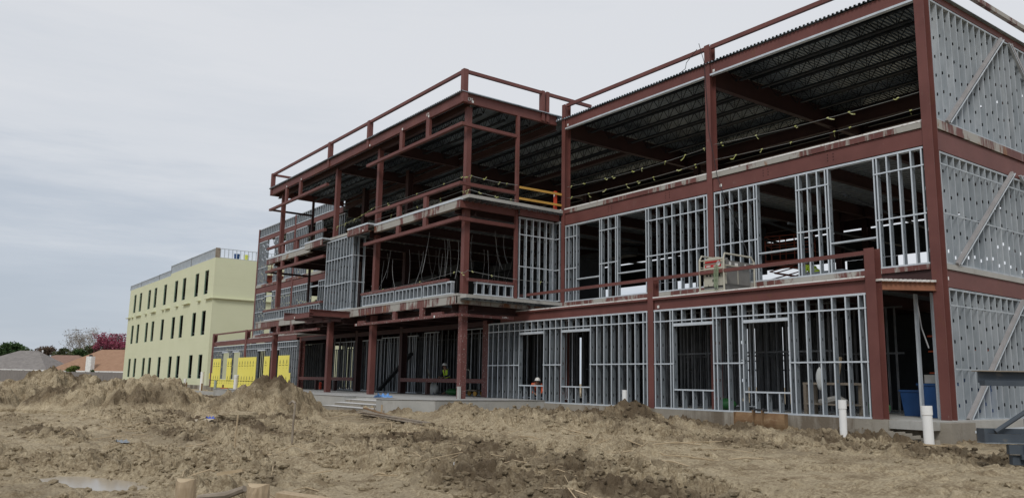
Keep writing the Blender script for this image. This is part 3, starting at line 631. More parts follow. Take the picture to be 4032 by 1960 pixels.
# --- far wing (plane y = 23.29, x = -69.5 .. -52)
for x in (-69.5, -61.1): part(wcol(x-.13, x+.13, Y0-.03, -.82, 12.8), 'column', STEEL)
for (a_, b_) in ((-69.36, -61.24), (-60.96, -52.2)):
    for z0, z1 in ((11.62, 12.0), (7.12, 7.6), (3.05, 3.35)): part(chx(a_, b_, Y0, z0, z1), 'edge_beam', STEEL)
    part(MB().box(a_, Y0-.05, 7.62, b_, Y0+.15, 7.82), 'slab_edge', STAIN); part(MB().box(a_, Y0-.05, 3.38, b_, Y0+.15, 3.57), 'slab_edge', STAIN)
wall('x', Y0, -69.6, -61.1, 12.02, 12.78, fill(-69.5, -61.2, .41), (), (), mats=(GALV, GALV), holes=False); wall('x', Y0, -61.0, -54.1, 12.02, 12.78, fill(-60.9, -54.2, .41), (), (), mats=(GALV, GALV), holes=False)
part(MB().box(-69.5, Y0+.17, 12.05, -54.1, Y0+.19, 12.75), 'parapet_board', mat('pale_board', (.5, .52, .52), .8))
for (a_, b_) in ((-69.35, -67.3), (-65.55, -64.5), (-63.0, -61.25), (-60.9, -58.7), (-57.0, -55.9)): wall('x', Y0, a_, b_, 7.85, 11.6, fill(a_+.03, b_-.03, .36), (), (9.3,), d=.15)
wall('x', 23.45, -53.9, -52.2, 7.85, 11.6, fill(-53.8, -52.3, .4), (), (), d=.15)
for (a_, b_) in ((-69.35, -67.2), (-65.5, -61.25), (-60.9, -57.4), (-55.9, -52.5)): wall('x', Y0, a_, b_, 3.6, 7.1, fill(a_+.03, b_-.03, .38), (), (6.65, 5.5), d=.15)
for x0, x1 in ((-67.2, -65.5), (-57.4, -55.9)): part(MB().box(x0, Y0, 6.72, x1, Y0+.15, 6.80), 'window_head', GALV)
# --- low storey at the far end (plane y = 21.6, x = -75 .. -55)
for x, zt in ((-74.9, 3.84), (-66.0, 3.84)): part(MB().box(x-.22, Y1-.04, -.82 if x < -70 else 1.65, x+.22, Y1+.0, zt).box(x-.02, Y1, -.82, x+.02, Y1+.25, zt).box(x-.2, Y1+.25, -.82, x+.2, Y1+.28, zt), 'column', STEEL)
for (a_, b_) in ((-74.65, -66.25), (-65.75, -55.2)):
    part(MB().box(a_, Y1, 3.70, b_, Y1+.12, 3.82), 'parapet_rail', STEEL); part(chx(a_, b_, Y1, 2.72, 3.08), 'edge_beam', STEEL)
wall('x', Y1, -74.7, -54.95, -.82, 2.66, fill(-74.65, -55.0, .41), [(-72.15, -70.45, -.17, 2.07), (-69.2, -67.55, -.17, 2.07), (-63.1, -61.42, -.17, 2.07), (-60.2, -58.45, -.17, 2.07)], [2.25], d=.16)
part(corr(MB(), -74.6, -52.3, Y1+.15, Y0-.1, 3.10, .155, .06, 'y'), 'roof_deck', WHITE)
bd = [(-74.45, -72.2, -.16, 1.61), (-70.45, -69.25, -.16, 1.61), (-67.5, -63.15, -.16, 1.62), (-61.38, -60.2, -.16, 1.63), (-58.4, -56.25, -.16, 1.64), (-56.25, -55.9, -.16, .40), (-74.95, -55.85, -.86, -.165), (-75.4, -74.45, -.16, .36)]
def triangle_logo(mb, x, z, y):
    mb.add([(x-.12, y, z), (x+.12, y, z), (x, y, z+.29), (x-.06, y, z+.03), (x+.06, y, z+.03), (x, y, z+.15)], [(0, 3, 5, 2), (0, 1, 4, 3), (1, 2, 5, 4)])
TXT = {}
def text_mesh(s, size):
    cu_ = bpy.data.curves.new('t', 'FONT'); cu_.body = s; cu_.size = size; cu_.align_x = 'CENTER'; cu_.resolution_u = 2; cu_.extrude = .002
    o = bpy.data.objects.new('t', cu_); COL.objects.link(o); dg = bpy.context.evaluated_depsgraph_get()
    me = bpy.data.meshes.new_from_object(o.evaluated_get(dg)); bpy.data.objects.remove(o); vs = [tuple(v.co) for v in me.vertices]; fs = [tuple(p.vertices) for p in me.polygons]
    bpy.data.meshes.remove(me); return vs, fs
DG = text_mesh('DensGlass', .105)
for (x0, x1, z0, z1) in bd:
    bo = part(MB().box(x0, Y1-.035, z0, x1, Y1-.012, z1), 'sheathing_board', YELLOW, 'yellow sheathing board')
    lm = MB(); rows = []
    if z1 > 1: rows.append(1.08)
    if z1 > .3 and z0 > -.3: rows.append(-.12)
    for zr in rows:
        x = x0+.42
        while x < x1-.1:
            triangle_logo(lm, x, zr, Y1-.038); lm.add([(x+a_, Y1-.038-c_, zr-.16+b_) for (a_, b_, c_) in DG[0]], DG[1])
            lm.box(x-.06, Y1-.039, zr-.26, x+.06, Y1-.036, zr-.25); lm.box(x-.09, Y1-.039, zr-.36, x+.09, Y1-.036, zr-.348); x += .66
    if z1 < 0:
        x = x0+.4
        while x < x1-.1:
            lm.add([(x+a_, Y1-.038-c_, -.30+b_) for (a_, b_, c_) in DG[0]], DG[1]); lm.box(x-.10, Y1-.039, -.40, x+.10, Y1-.036, -.385); lm.box(x-.12, Y1-.039, -.52, x+.12, Y1-.036, -.495); x += .62
    if lm.f: lm.build('printed_logo', INK, bo)
part(MB().box(-75.5, Y1-.01, -1.6, -52.5, Y1+.5, -.865), 'footing', CONCD)
# --- right-hand end wall (plane x = -11.38)
XR = -11.38
part(chy(XR, 23.75, YB, 11.90, 12.25, .2), 'edge_beam', STEEL); part(MB().box(XR-.14, 23.75, 12.82, XR, YB, 12.98), 'parapet_rail', STAIN)
part(chy(XR, 23.68, YB, 7.05, 7.66, .2), 'edge_beam', STEEL); part(MB().box(XR-.25, 23.68, 7.70, XR+.05, YB, 7.98), 'slab_edge', STAIN, 'concrete slab edge'); part(chy(XR, 23.68, YB, 2.95, 3.45, .2), 'edge_beam', STEEL); part(MB().box(XR-.25, 23.68, 3.47, XR+.04, YB, 3.63), 'slab_edge', CONC)
ys = [24.02+.41*i for i in range(25)]
wall('y', XR, 23.98, YB, 8.0, 11.88, ys, (), (), d=.26, single=True, mats=(GALVR, GALVR))
wall('y', XR, 23.98, YB, 3.64, 7.03, ys, (), (6.65, 5.15), d=.26, mats=(GALVR, GALVR))
wall('y', XR, 24.0, YB, -.845, 2.93, ys, (), (2.43, .6), d=.26, mats=(GALVR, GALVR))
for (z0, z1) in ((8.02, 11.85), (3.66, 7.15), (-.82, 2.90)):
    for (ya, yb) in ((24.5, 28.75), (33.5, 29.5)):
        br = part(MB().bar((XR+.05, ya, z0), (XR+.05, yb, z1), .09, .10), 'diagonal_brace', mat('brace_steel', (.34, .325, .32), .55, .2))
        MB().bar((XR+.05, ya+(.17 if ya < yb else -.17), z0), (XR+.05, yb+(.17 if ya < yb else -.17), z1), .09, .03).build('brace_track', GALV, br)
for y in (29.12,): part(MB().box(XR-.3, y-.12, -.82, XR-.22, y+.12, 12.2), 'column', STEELD)
# dark panels added to keep the interior black: on the rear face and further in
part(MB().box(-69, YB+.02, 5.75, -11.5, YB+.05, 7.1), 'rear_backing', DARKW); boxpart('rear_backing', DARKW, -17, YB+.02, 7.9, -11.5, YB+.05, 11.4)
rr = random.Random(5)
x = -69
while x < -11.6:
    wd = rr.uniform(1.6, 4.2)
    if rr.random() < .85: boxpart('rear_backing', DARKW, x, YB+.02, -.8, min(x+wd, -11.6), YB+.04, 2.9)
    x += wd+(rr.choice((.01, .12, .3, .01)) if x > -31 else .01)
for (a_, b_) in ((-69, -56.5), (-55, -46), (-43.5, -40), (-38.2, -36.8), (-33.2, -30.9), (-26.5, -25.4), (-20.6, -18.2)): boxpart('rear_backing', DARKW, a_, YB+.02, 3.6, b_, YB+.04, 5.74)
IN = MB()
def inner_wall(x0, x1, y, z0, z1, sp, band=None, dp=.09):
    x = x0
    while x < x1:
        IN.box(x, y, z0, x+.035, y+dp, z1); x += sp*(1 if rr.random() > .12 else .5)
    IN.box(x0, y-.003, z0, x1, y+.093, z0+.04); IN.box(x0, y-.003, z1-.05, x1, y+.093, z1)
    if band: IN.box(x0, y-.004, band, x1, y+.03, band+.06)
def inner_wall_y(x, y0, y1, z0, z1, sp):
    y = y0
    while y < y1: IN.box(x, y, z0, x+.09, y+.035, z1); y += sp
    IN.box(x-.003, y0, z0, x+.093, y1, z0+.04)
for (y, sp, segs) in ((24.6, .41, ((-31, -24.6), (-22.9, -15.6))), (27.3, .30, ((-31, -26), (-24.6, -18.4), (-17.3, -14.6))), (30.2, .41, ((-31, -18.5),)), (32.8, .3, ((-31, -18.5),))):
    for (a_, b_) in segs: inner_wall(a_, b_, y, -.8, 2.85, sp, rr.choice((None, .7, 1.2)))
for (y, segs) in ((24.3, ((-54, -47), (-45.5, -41.0), (-38.4, -33.0))), (26.9, ((-55, -33),)), (30, ((-68, -33),))):
    for (a_, b_) in segs: inner_wall(a_, b_, y, -.68, 2.6, .36, None)
inner_wall(-74, -56, 24.0, -.8, 2.6, .41)
for x in (-19.6, -18.9, -22.4, -25.6, -28.8, -33, -39.4, -43, -47.5, -53): inner_wall_y(x, 23.5, 33.5, -.8, 2.85, .41)
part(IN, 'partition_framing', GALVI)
for (a_, b_, y, z1, sp) in ((-40.1, -38.6, 23.2, 2.7, .41), (-37.3, -30.2, 24.0, 2.8, .82), (-45.7, -41.2, 23.4, 2.6, .41), (-54.6, -47.2, 24.2, 2.6, .8), (-28.3, -27.4, 23.4, 2.8, .41), (-19.6, -18.2, 24.0, 2.7, .33)): IN = MB(); inner_wall(a_, b_, y, -.7, z1, sp, None, .03); part(IN, 'partition_framing', GALV)
for (x0, x1, y, z0, z1) in ((-31, -26.3, 28.4, -.8, 2.9), (-21.8, -18.8, 31.4, -.8, 2.9), (-17.8, -11.7, 31.2, -.8, 2.9), (-55, -47, 27.8, -.8, 2.8), (-44.5, -33.4, 28.6, -.8, 2.8), (-74, -60, 26.6, -.8, 2.8), (-51, -30, 27.5, 3.6, 6.6), (-69, -55, 28.5, 3.6, 7.0), (-27, -22, 30, 4.9, 7.0)): boxpart('dark_panel', DARKW, x0, y, z0, x1, y+.02, z1)
# ducts, hangers and pipes below the second and third floors
DUCT = mat('duct_dull', (.05, .055, .06), .6, .3)
for i in range(12): x = -68+i*4.1; y = 25.5+rr.random()*5; z = 6.35+rr.random()*.3; boxpart('duct', DUCT, x, y, z, x+rr.uniform(2, 4.5), y+.6, z+.4)
for i in range(8): x = -30+i*2.2; part(MB().tube([(x, 24.2, 5.6+rr.random()), (x+rr.uniform(-1, 1), 33, 5.7+rr.random())], .05), 'pipe_run', DUCT)
m = MB(); stud_geo(m, 0, 0, 0, 1, 'x')
if FST.f:
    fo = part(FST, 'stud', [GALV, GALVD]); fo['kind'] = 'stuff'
if FSE.f:
    fo = part(FSE, 'stud', GALVR); fo['kind'] = 'stuff'
# porch, steps and apron
pz = -.705
m = MB()
def prism(mb, pts, z0, z1):
    n = len(pts); mb.add([(x, y, z0) for x, y in pts]+[(x, y, z1) for x, y in pts], [tuple(range(n))[::-1], tuple(range(n, 2*n))]+[(i, (i+1) % n, (i+1) % n+n, i+n) for i in range(n)])
prism(m, [(-52.6, 15.4), (-33.4, 15.4), (-33.4, 15.95), (-28.75, 15.95), (-28.75, 14.6), (-28.2, 14.6), (-27.0, 16.2), (-27.1, 21.62), (-31.35, 21.63), (-52.6, 21.63)], -1.6, pz-.012)
po = part(m, 'porch_slab', CONC, 'pale concrete porch with a flight of steps')
m = MB(); prism(m, [(-52.6, 15.37), (-33.37, 15.37), (-33.37, 15.92), (-28.78, 15.92), (-28.78, 14.57), (-28.18, 14.57), (-26.97, 16.18), (-27.07, 21.6), (-31.35, 21.61), (-52.6, 21.61)], pz-.010, pz); m.build('porch_surface', CONCP, po)  # paler sheet over the slab: light on the top put into its colour
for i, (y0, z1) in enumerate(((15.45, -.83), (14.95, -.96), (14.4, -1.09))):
    o_ = boxpart('porch_step', CONCD, -33.39, y0+.02, -1.6, -28.77, y0+.50, z1-.02); MB().box(-33.38, y0, z1-.018, -28.78, y0+.515, z1).build('tread', WHITEC, o_)  # pale treads, dirty dark risers: top light and front shade put in colour
boxpart('porch_floor', CONCP, -54.6, 21.64, -.83, -31.7, 24.2, -.708)
# curb at left
part(MB().box(-62.5, 16.6, -1.6, -54.5, 17.0, -.98), 'kerb_wall', CONC)
# chalk writing and paper tags on the steel
def writing(s, size, loc, facing, m_=LABEL):
    vs, fs = text_mesh(s, size); mb = MB()
    for (x, y, z) in vs: mb.v.append((loc[0]+x, loc[1]-z, loc[2]+y) if facing == 'x' else (loc[0]+z, loc[1]+x, loc[2]+y))
    mb.f = fs; mb.m = [0]*len(fs); return part(mb, 'chalk_mark', m_)
writing('475', .22, (-28.47, 18.35, 12.05), 'y'); writing('175', .2, (-31.45, 17.96, 12.08), 'x'); writing('CAPR', .11, (-28.44, 20.4, 2.72), 'y')
tags = MB()
for (x, y, z) in ((-20.55, Y1-.012, 2.80), (-18.95, Y0-.02, 7.28), (-19.15, Y0-.02, 11.78), (-27.7, Y0-.02, 11.8), (-31.3, 17.93, 12.02), (-33.8, 17.93, 12.02), (-37.3, 17.93, 12.02), (-36.95, 17.6, 7.42), (-30.2, 17.93, 2.74), (-37.9, 17.93, 2.74), (-46.6, 17.93, 12.02), (-49.0, 17.93, 12.02), (-40.6, 15.72, 3.12)): boxpart('paper_tag', LABEL, x-.05, y-.004, z-.05, x+.05, y, z+.05)
for (y, z) in ((18.5, 12.06), (23.95, 3.2)): boxpart('paper_tag', LABEL, XE+.018 if y < 20 else XR+.018, y-.05, z-.05, (XE if y < 20 else XR)+.022, y+.05, z+.05)
bl = MB()
for (x, z) in ((-24.9, 7.38), (-21.6, 7.38), (-17.0, 7.38), (-14.5, 7.38)):
    for i in (-1, 1):
        for j in (-1, 0, 1): bl.box(x+i*.10-.016, Y0-.012, z+j*.1-.016, x+i*.10+.016, Y0-.001, z+j*.1+.016)
part(bl, 'bolt_cluster', mat('bolt_rust', (.05, .02, .018), .8))
#@@PART2@@
# ------------------------------------------------------------------ the sheathed building beyond
G = empty('sheathed_building', 'pale green sheathed three storey building with tall narrow openings', 'building', (0, 0, 0))
YG, XG = 23.8, -84.0
wx = [-86.7, -90.3, -95.4, -98.9, -104.0, -108.9, -112.2, -117.2, -120.6]; wr = [(-.16, 2.28), (4.28, 6.78), (8.5, 11.0)]
def wall_open(xs0, xs1, z0, z1, y0, y1, xs, rows, hw=.7):
    mb = MB(); cuts = sorted(xs); p = xs0
    for x in cuts:
        mb.box(p, y0, z0, x-hw, y1, z1); zz = z0
        for (a_, b_) in rows: mb.box(x-hw, y0, zz, x+hw, y1, a_); zz = b_
        mb.box(x-hw, y0, zz, x+hw, y1, z1); p = x+hw
    mb.box(p, y0, z0, xs1, y1, z1); return mb
gm = wall_open(-124.1, XG, -.82, 11.85, YG, YG+.10, wx, wr); gm.box(-101.8, YG, 11.852, XG, YG+.10, 12.08)
part(gm, 'wall', GREEN, parent=G)
part(MB().box(XG-.3, YG+.102, -.82, XG, 42, 12.08).box(-124.1, YG+.352, -.82, -123.8, 42, 11.85).box(-123.7, 41.7, -.82, XG-.31, 42, 12), 'wall', GREEN, parent=G)
part(MB().box(-123.7, YG+.4, 11.4, XG-.32, 41.6, 11.6), 'roof', CONC, parent=G)
for z in (3.4, 7.6): part(MB().box(-123.7, YG+.36, z, XG-.32, 41.6, z+.2), 'floor_slab', CONC, parent=G)
part(MB().box(-123.7, 27.5, -.8, XG-.4, 27.6, 11.3), 'dark_panel', DARKW, parent=G)
for x in wx:
    for (a_, b_) in wr:
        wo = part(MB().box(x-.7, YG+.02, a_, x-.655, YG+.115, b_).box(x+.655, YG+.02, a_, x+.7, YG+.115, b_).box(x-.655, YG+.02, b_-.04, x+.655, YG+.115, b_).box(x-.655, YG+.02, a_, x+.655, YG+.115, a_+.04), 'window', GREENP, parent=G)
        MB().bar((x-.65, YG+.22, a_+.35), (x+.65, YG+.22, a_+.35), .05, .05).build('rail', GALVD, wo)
for (a_, b_) in ((-86.2, XG+.12), (-89.2, -88.2), (-94.9, -92.2), (-98.2, -97.2), (-103, -100.9), (-104.6, -103.7), (-110.2, -107.8), (-113.6, -112.6), (-118.9, -116), (-121.6, -120.6), (-124.5, -122.4)):
    part(MB().box(a_, YG-.28, 7.88, b_, YG-.002, 7.97), 'ledge', GREEN, parent=G)
part(MB().box(XG+.002, YG+.0, 7.88, XG+.28, 41, 7.97), 'ledge', GREEN, parent=G)
def parapet(axis, plane, a0, a1, z0, z1):
    mb = MB(); a = a0
    while a <= a1:
        if axis == 'x': mb.box(a, plane, z0, a+.05, plane+.15, z1-.05)
        else: mb.box(plane-.15, a, z0, plane, a+.05, z1-.05)
        a += .41
    if axis == 'x': mb.box(a0, plane-.004, z1-.05, a1, plane+.154, z1).box(a0, plane-.004, z0-.04, a1, plane+.154, z0)
    else: mb.box(plane-.154, a0, z1-.05, plane+.004, a1, z1).box(plane-.154, a0, z0-.04, plane+.004, a1, z0)
    part(mb, 'parapet_framing', GALV, parent=G)
for (a_, b_, z0, z1) in ((-124.1, -117.6, 11.9, 12.52), (-117.5, -107.6, 11.9, 12.54), (-107.5, -101.9, 11.9, 12.56), (-101.8, -93.2, 12.13, 13.06), (-93.1, XG-.2, 12.13, 13.06)): parapet('x', YG, a_, b_, z0, z1); part(MB().box(a_, YG+.16, z0, b_, YG+.18, z1-.06), 'parapet_board', GALVR, parent=G); part(MB().box(a_-.05, YG-.03, z0-.05, a_+.04, YG-.005, z1), 'parapet_post', DGREY, parent=G)
part(MB().box(XG-.12, YG-.02, 12.09, XG+.02, YG+.4, 13.08), 'parapet_post', WOODG, parent=G); parapet('y', XG, YG+.45, 41, 12.13, 13.06)
part(MB().box(-124.3, YG-.03, -1.6, XG+.1, YG+.4, -.83).box(XG-.3, YG+.42, -1.6, XG+.03, 42, -.835), 'footing', CONCD, parent=G)
# things on its roof
for i, (y, mt, nm, lb) in enumerate(((26.3, BLUE, 'bucket', 'blue bucket behind the parapet on the green building'), (27.3, HIVISY, 'bucket', 'yellow bucket behind the parapet on the green building'))):
    tag(MB().tube([(XG-1.2, y, 12.05), (XG-1.2, y, 12.8)], [.25, .3], 12).build(nm, mt), lb, 'bucket')

# ------------------------------------------------------------------ houses, fence and trees behind
def fw(px, py, d):
    v = cr*((px-2016)/F_PX) - cu*((py-980)/F_PX) + cf; return v*d
def fa(px, py, d): return fw(px/1.897, 900+py/1.897, d)
def house(label, pl, pr_, ze, zr, il, ir, dep, roof, fascia=TRIM, chimney=None, windows=()):
    pl = Vector((pl.x, pl.y, 0)); pr_ = Vector((pr_.x, pr_.y, 0)); d = (pr_-pl); L = d.length; ang = math.atan2(d.y, d.x)
    h = empty('house', label, 'house', (pl.x, pl.y, -1.3), ang); e_ = ze+1.3; r_ = zr+1.3
    MB().box(.5, .5, 0, L-.5, dep-.5, e_-.02).build('wall', BRICK, h)
    MB().add([(0, 0, e_), (L, 0, e_), (L, dep, e_), (0, dep, e_), (il, dep/2, r_), (L-ir, dep/2, r_)], [(0, 1, 5, 4), (1, 2, 5), (2, 3, 4, 5), (3, 0, 4), (0, 3, 2, 1)]).build('roof', roof, h)
    MB().box(-.05, -.06, e_-.22, L+.05, -.01, e_+.02).box(-.05, -.01, e_-.22, .0, dep, e_+.02).box(L, -.01, e_-.22, L+.05, dep, e_+.02).build('eaves_board', fascia, h)
    for (a_, b_) in windows:
        o = MB().box(a_, .44, e_-1.9, b_, .5, e_-.5).build('window', TRIM, h); MB().box(a_+.08, .42, e_-1.82, b_-.08, .44, e_-.58).build('pane', BLACK, o)
    if chimney:
        a_, w_, zt = chimney; o = MB().box(a_, -.35, 0, a_+w_, .44, zt+1.3).build('chimney', TRIM, h); MB().box(a_+.4, -.1, zt+1.302, a_+.8, .3, zt+1.6).build('chimney_cap', BLACK, o)
    return h
house('grey shingled house at the far left with white eaves', fa(-330, 1060, 148), fa(345, 1060, 148), .78, 4.35, 8, 5.0, 11, ROOFG, windows=((4, 6), (9, 11)))
house('brown roofed house between the grey and orange roofs', fa(60, 1055, 172), fa(590, 1055, 168), .9, 4.15, 6.4, 5.2, 11, ROOFR, fascia=WOODG)
h3 = house('orange brown shingled house with a white chimney', fa(350, 1060, 150), fa(1060, 1062, 140), .72, 4.75, 6.4, 5.5, 12, ROOFO, chimney=(10.6, 1.35, 3.3), windows=((13, 14.6), (4.5, 6)))
# street lamp behind the grey house
sl = empty('lamp_post', 'thin pale pole standing between the grey and brown roofs', 'pole', tuple(fa(303, 1060, 160)[:2])+(-1.3,)); MB().tube([(0, 0, 0), (0, 0, 5.6)], .08, 8).build('pole', TRIM, sl); MB().tube([(0, 0, 5.62), (0, 0, 6.0)], .16, 8).build('lamp_head', TRIM, sl)
sl2 = copy_tree(sl, loc=tuple(fa(205, 1060, 175)[:2])+(-1.3,), label='shorter pale pole at the left end of the brown roof')
for x in (0,):
    pass
def fence():
    A_ = fa(-260, 1065, 132); Z_ = fa(1250, 1065, 116); A_ = Vector((A_.x, A_.y, -1.3)); Z_ = Vector((Z_.x, Z_.y, -1.3)); d = Z_-A_; L = d.length; ang = math.atan2(d.y, d.x)
    f = empty('wooden_fence', 'long weathered grey picket fence in front of the houses', 'fence', tuple(A_), ang); n = 16; r_ = random.Random(2)
    for i in range(n):
        x0 = L*i/n; x1 = L*(i+1)/n; m = MB(); x = x0+.06; top = 1.72+.04*r_.random()+(.12 if i < 6 else 0)
        while x < x1-.15: m.box(x, 0, 0, x+.135, .02, top+.02*r_.random()); x += .145
        m.box(x0, .021, .4, x1, .06, .5).box(x0, .021, 1.3, x1, .06, 1.4); m.build('fence_panel', FENCE, f)
        MB().box(x0-.05, .02, 0, x0+.05, .12, top+.06).build('fence_post', FENCE, f)
fence()
def tree(label, px, d, top, spread, leaf, n=1800, size=.42, kind='round', base_frac=.25, bark=BARK, seed=1, lobes=9, name='tree', cat='tree', group=None):
    r_ = random.Random(seed); g = np.random.default_rng(seed); p = fa(px, 1060, d); t = fa(px, top, d); H = t.z+1.3; b = Vector((p.x, p.y, -1.3)); R = spread/1.897*d/F_PX/2
    root = empty(name, label, cat, tuple(b), 0, group); m = MB(); tips = []
    m.tube([(0, 0, 0), (.1*R*r_.uniform(-1, 1), 0, H*base_frac), (.1, .05, H*.55)], [H*.028, H*.022, H*.012], 7)
    def grow(p0, dr, L, rad, lv):
        p1 = p0+dr*L; p2 = p0+dr*L*.5+Vector((r_.uniform(-1, 1), r_.uniform(-1, 1), 0))*L*.08; m.tube([p0, p2, p1], [rad, rad*.8, rad*.55], 4, False)
        tips.append(p1)
        if lv <= 0: return
        for _ in range(3 if lv > 1 else 3):
            nd = (dr+Vector((r_.uniform(-1, 1), r_.uniform(-1, 1), r_.uniform(-.25, .8)))*.75).normalized(); grow(p1 if r_.random() < .6 else p2, nd, L*r_.uniform(.55, .8), rad*.55, lv-1)
    nl = 6 if kind != 'bare' else 8
    for i in range(nl):
        a_ = 6.28*i/nl+r_.random(); dr = Vector((math.cos(a_)*.75*min(1.2, R/(H*.5)), math.sin(a_)*.75, 1)).normalized(); grow(Vector((0, 0, H*(base_frac+.05*i/ nl*4))), dr, H*.26, H*.010, 3 if kind != 'round' else 1)
    m.build('trunk', bark, root)
    if leaf is None: return root
    C = []
    if kind == 'round':
        for i in range(lobes):
            a_ = g.uniform(0, 6.28); q = g.uniform(.1, .8); zz = g.uniform(max(base_frac+.02, .2), .88)
            lim = math.sqrt(max(.06, 1-((zz-.55)/.5)**2)); C.append((math.cos(a_)*R*q*lim, math.sin(a_)*R*q*lim, H*zz, R*g.uniform(.25, .45)))
        C.append((0, 0, H*.82, R*.4)); idx = g.integers(0, len(C), n); c = np.array(C)[idx]; v = g.normal(size=(n, 3)); v /= np.linalg.norm(v, axis=1)[:, None]; rr_ = g.random(n)**.45
        P = c[:, :3]+v*(c[:, 3]*rr_)[:, None]*np.array([1, 1, .75])
    else:
        tp = np.array([tuple(t_) for t_ in tips if t_.z > H*.35]); idx = g.integers(0, len(tp), n); P = tp[idx]+g.normal(size=(n, 3))*H*.025
    P[:, 2] = np.minimum(P[:, 2], H)
    a = g.normal(size=(n, 3)); a /= np.linalg.norm(a, axis=1)[:, None]; bb = g.normal(size=(n, 3)); bb /= np.linalg.norm(bb, axis=1)[:, None]; s = size*(.5+g.random(n))[:, None]
    V = np.stack([P-a*s*.5, P+a*s*.5, P+bb*s*.7], 1).reshape(-1, 3); mesh_np('crown', V, np.arange(n*3).reshape(-1, 3), leaf, False, None, root)
    return root
GT = 'trees behind the houses'
tree('round dark green pine over the grey roof', 85, 190, 822, 230, LF1, 7500, .46, seed=1, base_frac=.30, lobes=16, group=GT)
tree('low green tree at the left edge behind the grey roof', -30, 185, 868, 170, LF1, 3000, .42, seed=2, group=GT)
tree('darker green tree between the pine and the brown thicket', 205, 185, 885, 170, LF1, 3200, .42, seed=3, group=GT)
tree('brown leafed tree behind the brown roof', 330, 192, 868, 270, LF3, 5200, .42, seed=4, lobes=16, base_frac=.1, group=GT)
tree('ragged olive tree right of the brown leafed one', 455, 196, 862, 150, LF2, 2200, .42, seed=5, group=GT)
tree('dark bushy tree left of the orange roof ridge', 520, 186, 895, 170, LF2, 3600, .42, seed=6, base_frac=.08, group=GT)
tree('tall bare pale branched tree behind the orange roof', 605, 200, 756, 270, LF6, 2600, .26, 'bare', seed=7, bark=BARKP, group=GT)
tree('second bare pale tree rising beside the plum tree', 770, 208, 745, 190, LF6, 1400, .26, 'bare', seed=8, bark=BARKP, group=GT)
tree('olive green tree in front of the bare tree', 645, 190, 862, 200, LF2, 3600, .40, seed=9, base_frac=.08, group=GT)
tree('plum red blossoming tree behind the orange roof', 830, 185, 775, 250, LF4, 5200, .34, 'bare', seed=10, group=GT)
tree('smaller plum red tree beside the green building', 930, 188, 790, 190, LF4, 3000, .34, 'bare', seed=12, group=GT)
tree('low brown tree behind the orange roof ridge', 860, 182, 880, 220, LF3, 2600, .40, seed=13, base_frac=.1, group=GT)
tree('low olive thicket behind the gap between grey and brown roofs', 150, 183, 900, 200, LF2, 3800, .42, seed=16, base_frac=.05, group=GT)
tree('dusky green thicket left of the bare tree', 415, 180, 905, 220, LF2, 4200, .42, seed=17, base_frac=.05, group=GT)
tree('dark thicket under the bare tree behind the orange ridge', 590, 181, 885, 210, LF1, 4200, .42, seed=18, base_frac=.05, group=GT)
tree('brown thicket between the plum trees and the orange ridge', 750, 181, 893, 200, LF3, 3600, .42, seed=19, base_frac=.05, group=GT)
tree('rounded yellow green bush against the orange house', 543, 137, 1018, 130, LF5, 2600, .22, seed=14, base_frac=.02, name='bush', cat='bush')
tree('small dark green bush near the white chimney', 690, 137, 1042, 75, LF1, 900, .2, seed=15, base_frac=.02, name='bush', cat='bush')

